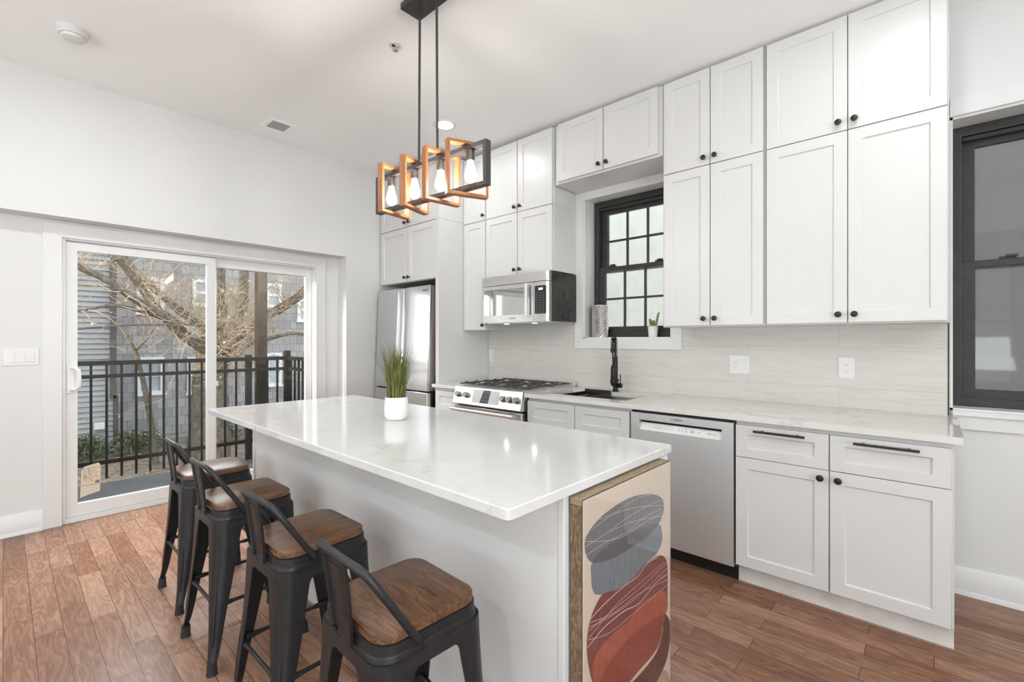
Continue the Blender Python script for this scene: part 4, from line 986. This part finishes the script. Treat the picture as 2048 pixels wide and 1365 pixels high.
# ------------------------------------------------------------------ ceiling fixtures
def downlight(x, y, label, power):
    z = ceil_z(x)
    t = Thing('downlight', label, 'ceiling light', (x, y, z), 'recessed ceiling lights')
    t.part('trim_ring', MB().lathe([(.092, .0), (.092, -.004), (.086, -.009), (.070, -.006), (.066, .0)], (x, y, z), seg=40), 'trim_paint')
    t.part('lens', MB().lathe([(.0, -.005), (.072, -.005), (.072, -.001), (0, -.001)], (x, y, z), seg=32), 'downlight_glow')
    lamp('downlight_lamp', 'AREA', (0, 0, -.014), power, (.94, .975, 1.0), (0, 0, 0), .13, parent=t.o, shape='DISK')
PW = 17
downlight(-2.945, 2.42, 'round recessed ceiling light glowing behind the pendant rods', 5)
downlight(-.08, 2.335, 'round recessed ceiling light above the right end of the base cabinets', 5)
downlight(-2.93, .18, 'round recessed ceiling light above the stool row', 12)
downlight(-.08, .30, 'round recessed ceiling light above the camera side of the island', 9)
downlight(2.2, 2.0, 'unseen round ceiling light added for fill at the right end of the kitchen', 4)  # this and the next three: unseen lamps added for general fill
downlight(2.2, .30, 'unseen round ceiling light added for fill over the right of the room', 6)
downlight(-2.93, -1.9, 'unseen round ceiling light added for fill behind the stools', 14)
downlight(-.08, -1.9, 'unseen round ceiling light added for fill at the back of the room', 14)
x, y = -3.625, .268; z = ceil_z(x)
sd = Thing('smoke_detector', 'white round smoke detector on the ceiling near the door wall', 'smoke detector', (x, y, z))
sd.part('base', MB().lathe([(.072, 0), (.072, -.012), (.069, -.014), (.069, -.020), (.066, -.022), (.066, -.030), (.060, -.036)], (x, y, z), seg=40), 'plastic_white')
sd.part('cap', MB().lathe([(.050, -.036), (.050, -.042), (.054, -.043), (.052, -.049), (.046, -.052), (0, -.053)], (x, y, z), seg=40), 'plastic_white')
sd.part('vent_slot', MB().lathe([(.049, -.035), (.049, -.043)], (x, y, z), seg=40), 'dark_gap')
x, y = -2.359, 1.566; z = ceil_z(x)
sp = Thing('fire_sprinkler', 'small white and chrome fire sprinkler on the ceiling left of the pendant canopy', 'sprinkler', (x, y, z))
sp.part('escutcheon', MB().lathe([(.040, 0), (.040, -.003), (.030, -.006), (.022, -.003), (.020, 0)], (x, y, z), seg=32), 'plastic_white')
sp.part('head', MB().cyl((x, y, z), (x, y, z - .022), .008).bar((x - .012, y, z - .004), (x - .004, y, z - .030), .004, .004).bar((x + .012, y, z - .004), (x + .004, y, z - .030), .004, .004), 'chrome')
sp.part('deflector', MB().lathe([(.014, -.030), (.016, -.033), (.0, -.034)], (x, y, z), seg=20), 'chrome')
x, y = -4.0, 1.53; z = ceil_z(x)
av = Thing('ceiling_vent', 'small grey slotted air vent on the ceiling near the door wall', 'vent', (x, y, z))
vf = MB()
vf.box(x - .105, y - .105, z - .004, x - .07, y + .105, z + .002); vf.box(x + .07, y - .105, z - .004, x + .105, y + .105, z + .002); vf.box(x - .07, y - .105, z - .004, x + .07, y - .07, z + .002); vf.box(x - .07, y + .07, z - .004, x + .07, y + .105, z + .002)
av.part('flange', vf, 'ceiling_paint')
av.part('duct_back', MB().box(x - .07, y - .07, z - .001, x + .07, y + .07, z), 'dark_gap')
vs_ = MB()
for k in range(9): vs_.bar((x - .068 + k * .017, y - .07, z - .003), (x - .068 + k * .017, y + .07, z - .003), .010, .002)
av.part('louvers', vs_, 'mark_light')

# ------------------------------------------------------------------ pendant light
pc = Vector((-1.888, 1.440, 2.102)); zc = ceil_z(-1.88)
pd = Thing('pendant_light', 'four-bulb pendant with wood and black frames hanging above the island', 'pendant light', (pc.x, pc.y, zc))
pd.part('canopy', MB().box(-2.035, 1.380, zc - .032, -1.735, 1.502, zc - .0005), 'pendant_black', bevel=.002)
ax = Vector((math.cos(math.radians(4.2)), math.sin(math.radians(4.2)), 0))
for rx in (-1.952, -1.815):
    ry = pc.y + (rx - pc.x) * .074
    pd.part('rod', MB().cyl((rx, 1.441, zc - .03), (rx, ry, 2.205), .0062, seg=12).cyl((rx, 1.441, zc - .05), (rx, 1.441, zc - .03), .009, seg=12), 'pendant_black')
def rect_frame(c, d, half, z0, z1, th, dep):
    """flat-bar rectangle in the vertical plane holding direction d; th bar thickness, dep depth across the plane"""
    n = Vector((-d.y, d.x, 0)) * dep / 2; m_ = MB()
    o = [(-half, z0), (half, z0), (half, z1), (-half, z1)]; i = [(-half + th, z0 + th), (half - th, z0 + th), (half - th, z1 - th), (-half + th, z1 - th)]
    vs = []
    for sgn in (-1, 1):
        for q in (o, i):
            for a, z in q: p = Vector((c.x, c.y, 0)) + d * a + n * sgn; vs.append((p.x, p.y, z))
    fs = []
    for k in range(4):
        j = (k + 1) % 4
        fs += [(k, j, 4 + j, 4 + k), (8 + k, 12 + k, 12 + j, 8 + j), (k, 8 + k, 8 + j, j), (4 + k, 4 + j, 12 + j, 12 + k)]
    return m_.add(vs, fs)
pd.part('bar_frame', rect_frame(pc, ax, .407, 2.0, 2.204, .020, .034), 'pendant_black', bevel=.001)
for (cx_, a) in ((-2.148, 99), (-1.986, 108), (-1.784, 84), (-1.614, 67)):
    c = Vector((cx_, pc.y + (cx_ - pc.x) * .074, 0)); d = Vector((math.cos(math.radians(a)), math.sin(math.radians(a)), 0))
    pd.part('wood_frame', rect_frame(c, d, .101, 1.972, 2.226, .014, .036), 'pendant_wood', bevel=.001)
for k, bx in enumerate((-2.176, -1.986, -1.792, -1.592)):
    by = pc.y + (bx - pc.x) * .074
    pd.part('socket', MB().lathe([(.006, 2.186), (.019, 2.183), (.020, 2.178), (.020, 2.136), (.019, 2.133), (0, 2.133)], (bx, by, 0), seg=20), 'socket_steel')
    bl = pd.part('bulb', MB().lathe([(.014, 2.136), (.0145, 2.124), (.019, 2.108), (.026, 2.085), (.0292, 2.066), (.0290, 2.058), (.024, 2.044), (.014, 2.034), (.005, 2.029), (0, 2.029)], (bx, by, 0), seg=20), 'bulb_glass')
    fl = MB()
    for q in range(6):
        a0 = q * math.pi / 3; fl.tube([(bx + .006 * math.cos(a0), by + .006 * math.sin(a0), 2.125), (bx + .012 * math.cos(a0), by + .012 * math.sin(a0), 2.085), (bx + .010 * math.cos(a0 + .4), by + .010 * math.sin(a0 + .4), 2.050)], .0016, 5)
    pd.part('filament', fl, 'bulb_glow', bl)
    lamp('pendant_bulb_lamp', 'POINT', (bx - pd.loc[0], by - pd.loc[1], 2.075 - pd.loc[2]), 5.2, (1, .965, .91), parent=pd.o).data.shadow_soft_size = .02

# ------------------------------------------------------------------ outdoors
struct('balcony_slab', MB().box(-5.66, -2.5, -.20, -4.66, 5.0, -.015), 'balcony_slab')
gr = struct('ground', MB().box(-40, -40, -1.2, -5.0, 40, -.76), 'ground_dirt')
solo('driveway', 'grey paved strip of ground beyond the balcony railing', 'pavement', MB().box(-8.5, 1.5, -.765, -6.1, 9, -.745), 'asphalt', (-7.3, 5, -.765))
RX = -5.60
rl = Thing('balcony_railing', 'black metal balcony railing with thin balusters outside the glass door', 'railing', (RX, 1.0, 0))
for z0, z1 in ((1.072, 1.112), (.955, .988), (.170, .205)):
    rl.part('rail', MB().box(RX - .016, -2.4, z0, RX + .016, 2.24, z1), 'rail_black')
for y in (-2.35, -.55, 1.826): rl.part('post', MB().box(RX - .028, y - .028, -.015, RX + .028, y + .028, 1.14), 'rail_black', bevel=.002)
k = 0
y = .532
ybs = [.532 + .1065 * i for i in range(-26, 16)]
for y in ybs:
    if abs(y - 1.826) < .06 or abs(y + .55) < .05 or y > 2.15: continue
    rl.part('baluster', MB().box(RX - .009, y - .009, .035, RX + .009, y + .009, 1.08), 'rail_black')
sr = Thing('balcony_railing', 'black metal side railing returning to the house at the right of the glass door', 'railing', (-5.15, 2.24, 0))
for z0, z1 in ((1.072, 1.112), (.955, .988), (.170, .205)): sr.part('rail', MB().box(RX, 2.224, z0, -4.74, 2.256, z1), 'rail_black')
for x in (RX, -4.76): sr.part('post', MB().box(x - .03, 2.21, -.015, x + .03, 2.27, 1.18 if x == RX else 1.12), 'rail_black', bevel=.002)
for i in range(7): sr.part('baluster', MB().box(RX + .105 * (i + 1) - .009, 2.231, .035, RX + .105 * (i + 1) + .009, 2.249, 1.08), 'rail_black')
solo('porch_post', 'square brown wooden post rising behind the balcony railing', 'post', MB().box(-5.80, 1.955, -.20, -5.69, 2.055, 3.4), 'post_brown', (-5.745, 2.0, -.2), bevel=.003)

# houses across the yard, plus an added unseen one blocking sun
def house_window(T, x, y0, y1, z0, z1, par=None):
    f = MB(); t = .07
    f.ring('x', x - .02, x + .05, y0, y1, z0, z1, t, t, t * .8, t).box(x - .01, y0 - .03, z0 - .04, x + .07, y1 + .03, z0 - .001).box(x - .01, y0 + t * .99, (z0 + z1) / 2 - .03, x + .03, y1 - t * .99, (z0 + z1) / 2 + .03)
    w_ = T.part('window', f, 'trim_white_outdoor', par); T.part('pane', MB().box(x - .01, y0 + t, z0 + t * .8, x + .005, y1 - t, z1 - t), 'sky_pane', w_)
h1 = Thing('neighbor_house', 'house clad in grey horizontal lap siding at the left of the door view', 'house', (-14, -3, -.8))
sg = MB(); n = 84; ch = .093
for i in range(n):
    z0 = -.80 + i * ch
    sg.add([(-11.0, -2.6, z0), (-11.0, 1.36, z0), (-11.035, 1.36, z0 + ch), (-11.035, -2.6, z0 + ch)], [(0, 1, 2, 3)])
    sg.add([(-11.0, -2.6, z0), (-11.0, 1.36, z0), (-11.035, 1.36, z0), (-11.035, -2.6, z0)], [(0, 1, 2, 3)])
sg.box(-16, -2.6, -.8, -11.036, 1.35, 7.0)
h1.part('siding', sg, 'siding_grey', smooth=0)
h1.part('downspout', MB().box(-11.0, 1.30, .25, -10.93, 1.38, 7).box(-10.99, 1.34, -.6, -10.93, 1.41, .30), 'pipe_dark')
h1.part('vent_hood', MB().lathe([(.09, 0), (.085, .04), (.05, .08), (0, .09)], (-10.995, .62, -.27), (1, 0, 0), 16), 'trim_white_outdoor')
h1.part('meter_box', MB().box(-11.0, 1.08, -.28, -10.92, 1.22, -.16), 'trim_white_outdoor')
h2 = Thing('neighbor_house', 'house clad in grey wood shingles with white windows behind the tree', 'house', (-15, 6, -.8))
h2.part('shingle_wall', MB().box(-18, 1.42, -.9, -12.5, 14, 8.5), 'shingle_grey')
for a in ((1.90, 2.38, 1.88, 2.66), (2.90, 3.30, 2.10, 2.70), (1.90, 2.38, .15, .94), (2.80, 3.15, .10, .92), (4.47, 4.85, 2.15, 2.75), (5.25, 5.65, 1.82, 2.40), (4.47, 4.85, .15, .98), (1.93, 2.30, -.86, -.66)): house_window(h2, -12.5, *a)
sun_block_house = Thing('neighbor_house', 'unseen pale house block added to keep low sun off the balcony', 'house', (-9, -14, -.8))  # unseen, added to block the low sun
sun_block_house.part('wall', MB().box(-16, -18, -.8, -5.0, -11, 4.2).box(-5.0, -18, -.8, 4.5, -11, 5.3), 'stucco_pale'); sun_block_house.part('roof', MB().prism([(-18.3, 4.2), (-10.7, 4.2), (-14.5, 4.55)], 'x', -16.2, -5.001), 'pipe_dark')
solo('garden_wall', 'pale cream wall edge seen past the side railing', 'wall', MB().box(-11.9, 6.2, -.8, -11.6, 6.6, 1.25), 'cream_wall', (-11.7, 6.4, -.8))
# tree
# the trunk stands on bare ground beside the paving
TR = Thing('tree', 'large bare tree with spreading branches and dry twigs beyond the balcony', 'tree', (-9.0, 2.33, -.76))
rt_ = random.Random(5)
def limb(name, pts, r0, r1, jx=0.0):
    n = len(pts); P = []
    Q = [Vector(p) for p in pts]
    for i, p in enumerate(Q): p.x += jx * i / max(1, n - 1)
    out = []
    for i in range(n - 1):
        p0 = Q[max(i - 1, 0)]; p1 = Q[i]; p2 = Q[i + 1]; p3 = Q[min(i + 2, n - 1)]
        for s_ in range(5):
            t = s_ / 5; out.append(.5 * ((2 * p1) + (p2 - p0) * t + (2 * p0 - 5 * p1 + 4 * p2 - p3) * t * t + (3 * p1 - p0 - 3 * p2 + p3) * t ** 3))
    out.append(Q[-1]); k = len(out)
    rad = [(r0 + (r1 - r0) * i / (k - 1)) * rt_.uniform(.92, 1.08) for i in range(k)]
    TR.part(name, MB().tube(out, rad, 10), 'bark')
    return list(zip(out, rad))
X = -9.0
skel = []
skel += limb('trunk', [(X, 2.328, -.8), (X, 2.328, -.3), (X, 2.335, .3), (X, 2.36, .85), (X - .05, 2.42, 1.35)], .31, .23)
skel += limb('branch', [(X, 2.30, 1.0), (X, 2.206, 1.159), (X, 1.978, 1.341), (X, 1.759, 1.602), (X, 1.457, 1.777), (X, 1.242, 1.917), (X, .992, 2.106), (X, .718, 2.246), (X, .3, 2.45), (X, -.3, 2.8)], .085, .03, .9)
skel += limb('branch', [(X, 2.30, 1.1), (X, 2.10, 1.25), (X, 1.857, 1.46), (X, 1.713, 1.632), (X, 1.549, 1.829), (X, 1.39, 2.072), (X, 1.242, 2.294), (X, 1.053, 2.539), (X, .90, 2.80), (X, .7, 3.3)], .075, .04, .5)
skel += limb('branch', [(X, 2.36, 1.3), (X, 2.235, 1.516), (X, 2.053, 1.676), (X, 1.857, 1.869), (X, 1.618, 2.114), (X, 1.438, 2.322), (X, 1.283, 2.532), (X, 1.15, 2.85), (X, .9, 3.5)], .07, .04, -.3)
skel += limb('branch', [(X + .2, 1.759, 1.602), (X + .25, 1.457, 1.708), (X + .3, 1.07, 1.803), (X + .3, .718, 1.712), (X + .3, .4, 1.70)], .03, .014)
skel += limb('branch', [(X, 2.55, .95), (X, 2.72, 1.309), (X, 2.959, 1.531), (X, 3.235, 1.756), (X, 3.516, 1.963), (X, 3.754, 2.158), (X, 3.877, 2.388), (X, 3.954, 2.763), (X, 4.0, 3.3)], .095, .06, .4)
skel += limb('branch', [(X, 2.45, .95), (X, 2.604, 1.136), (X, 2.798, 1.528), (X, 2.919, 2.018), (X, 2.959, 2.554), (X, 3.0, 3.3)], .115, .075, -.4)
skel += limb('branch', [(X, 2.33, 1.0), (X, 2.40, 1.4), (X, 2.491, 1.75), (X, 2.476, 2.33), (X, 2.431, 3.2)], .125, .085)
skel += limb('branch', [(X + .3, 2.75, 1.2), (X + .5, 3.1, 1.33), (X + .6, 3.5, 1.42), (X + .6, 4.1, 1.30)], .045, .02)
tw = MB()
def twig(p, d, ln, r, depth):
    n = 5; P = [p]; v_ = d.normalized()
    for i in range(n):
        v_ = (v_ + Vector((rt_.gauss(0, .22), rt_.gauss(0, .22), rt_.gauss(.04, .22)))).normalized(); P.append(P[-1] + v_ * ln / n)
    tw.tube(P, [r * (1 - .75 * i / n) for i in range(n + 1)], 4)
    if depth > 0:
        for i in range(1, n + 1):
            if rt_.random() < .62: twig(P[i], (v_ + Vector((rt_.gauss(0, .8), rt_.gauss(0, .8), rt_.gauss(.05, .7)))), ln * rt_.uniform(.4, .7), r * .6, depth - 1)
    elif rt_.random() < .16:
        q = P[-1]; s_ = rt_.uniform(.02, .045); a = Vector((rt_.gauss(0, 1), rt_.gauss(0, 1), rt_.gauss(0, 1))).normalized() * s_; b_ = a.orthogonal().normalized() * s_ * .6
        tw.add([q, q + a * .5 + b_, q + a, q + a * .5 - b_], [(0, 1, 2, 3)], 1)
cand = skel[24:]
for k in range(230):
    p, r = rt_.choice(cand); twig(p, Vector((rt_.gauss(.2, .8), rt_.gauss(0, .8), rt_.gauss(.15, .7))), rt_.uniform(.4, 1.1), rt_.uniform(.005, .011), 2)
for k in range(70):   # the bushy knot of shoots where the limbs fork
    p = Vector((X + rt_.uniform(.1, .5), rt_.uniform(2.3, 2.9), rt_.uniform(.95, 1.7))); twig(p, Vector((rt_.gauss(.3, .6), rt_.gauss(.1, .9), rt_.gauss(.3, .7))), rt_.uniform(.4, .9), rt_.uniform(.005, .010), 2)
two = TR.part('twigs', tw, ['twig_tan', 'dry_leaf']); two['kind'] = 'stuff'
yt = Thing('sapling', 'slim young tree leaning left in front of the shingled house', 'tree', (-9.6, 1.62, -.76))
yt.part('trunk', MB().tube([(-9.6, 1.72, -.80), (-9.6, 1.66, -.1), (-9.6, 1.58, .45), (-9.6, 1.47, 1.05), (-9.6, 1.33, 1.43)], [.05, .045, .038, .03, .018], 8).tube([(-9.6, 1.44, 1.1), (-9.6, 1.62, 1.35), (-9.6, 1.8, 1.7)], [.02, .015, .008], 6), 'bark')
solo('power_cable', 'dark cable sagging across the yard behind the railing', 'cable', MB().tube([(-8.4, -1.5, 1.30), (-8.4, .5, 1.43), (-8.4, 1.2, 1.52), (-8.4, 1.9, 1.54), (-8.6, 2.4, 1.5)], .014, 6), 'pipe_dark', (-8.4, 1, 1.5))
# shrubs, ground cover, leaf litter
def shrub(label, x, y, w_, d_, h_, n, seed):
    r_ = random.Random(seed); t = Thing('shrub', label, 'shrub', (x, y, -.76), 'shrubs against the houses'); b_ = MB(); s_ = MB()
    for k in range(14): s_.tube([(x, y, -.78), (x + r_.uniform(-w_, w_) * .3, y + r_.uniform(-d_, d_) * .4, -.76 + h_ * .5), (x + r_.uniform(-w_, w_) * .5, y + r_.uniform(-d_, d_) * .8, -.76 + h_ * .9)], [.012, .009, .004], 5)
    for k in range(n):
        a, e = r_.uniform(0, 2 * math.pi), r_.uniform(0, 1); rad = r_.uniform(.55, 1.0)
        p = Vector((x + w_ * .6 * rad * math.cos(a) * math.cos(e), y + d_ * rad * math.sin(a) * math.cos(e), -.76 + h_ * (rad * math.sin(e * 1.5) * .9 + .05)))
        v_ = Vector((r_.gauss(0, 1), r_.gauss(0, 1), r_.gauss(.2, .8))).normalized() * r_.uniform(.035, .065); q = v_.orthogonal().normalized() * v_.length * .35
        b_.add([p, p + v_ * .5 + q, p + v_, p + v_ * .5 - q], [(0, 1, 2, 3)])
    t.part('foliage', b_, 'shrub_leaf'); t.part('stems', s_, 'bark')
shrub('low green shrub against the lap siding at the left edge of the door view', -10.70, .80, .4, .5, .46, 1300, 21)
shrub('low green shrub in front of the downspout of the sided house', -10.75, 1.66, .4, .42, .42, 1100, 22)
shrub('small green shrub at the foot of the large tree', -10.6, 2.85, .5, .45, .55, 800, 23)
shrub('loose green shrub beyond the second baluster right of the door stile', -10.2, 3.7, .6, .6, .7, 900, 24)
lf = MB(); rl_ = random.Random(9)
for k in range(2600):
    x, y = rl_.uniform(-10.6, -6.2), rl_.uniform(-.8, 4.6)
    if (x > -8.6 and y > 1.4) or (x + 9.0) ** 2 + (y - 2.33) ** 2 < .2: continue
    p = Vector((x, y, -.752 + rl_.uniform(0, .02))); a = rl_.uniform(0, 6.28); s_ = rl_.uniform(.03, .065); v_ = Vector((math.cos(a), math.sin(a), rl_.uniform(-.3, .5))) * s_; q = Vector((-math.sin(a), math.cos(a), rl_.uniform(-.3, .3))) * s_ * .45
    lf.add([p, p + v_ * .5 + q, p + v_, p + v_ * .5 - q], [(0, 1, 2, 3)], 0)
solo('leaf_litter', 'dry brown fallen leaves scattered over the yard below the railing', 'leaves', lf, 'dry_leaf', (-8, 1.5, -.75), kind='stuff')
solo('curb', 'low concrete curb running in front of the shingled house', 'curb', MB().box(-11.2, 1.75, -.80, -11.0, 9, -.60), 'asphalt', (-11.1, 5, -.8))
# neighbour wall in the side alley, outside both kitchen windows
solo('alley_wall', 'pale stucco neighbor wall seen through the black kitchen windows', 'wall', MB().box(-5.5, 4.7, -1, 5, 4.9, 5.0), 'stucco_pale', (0, 4.8, -1))
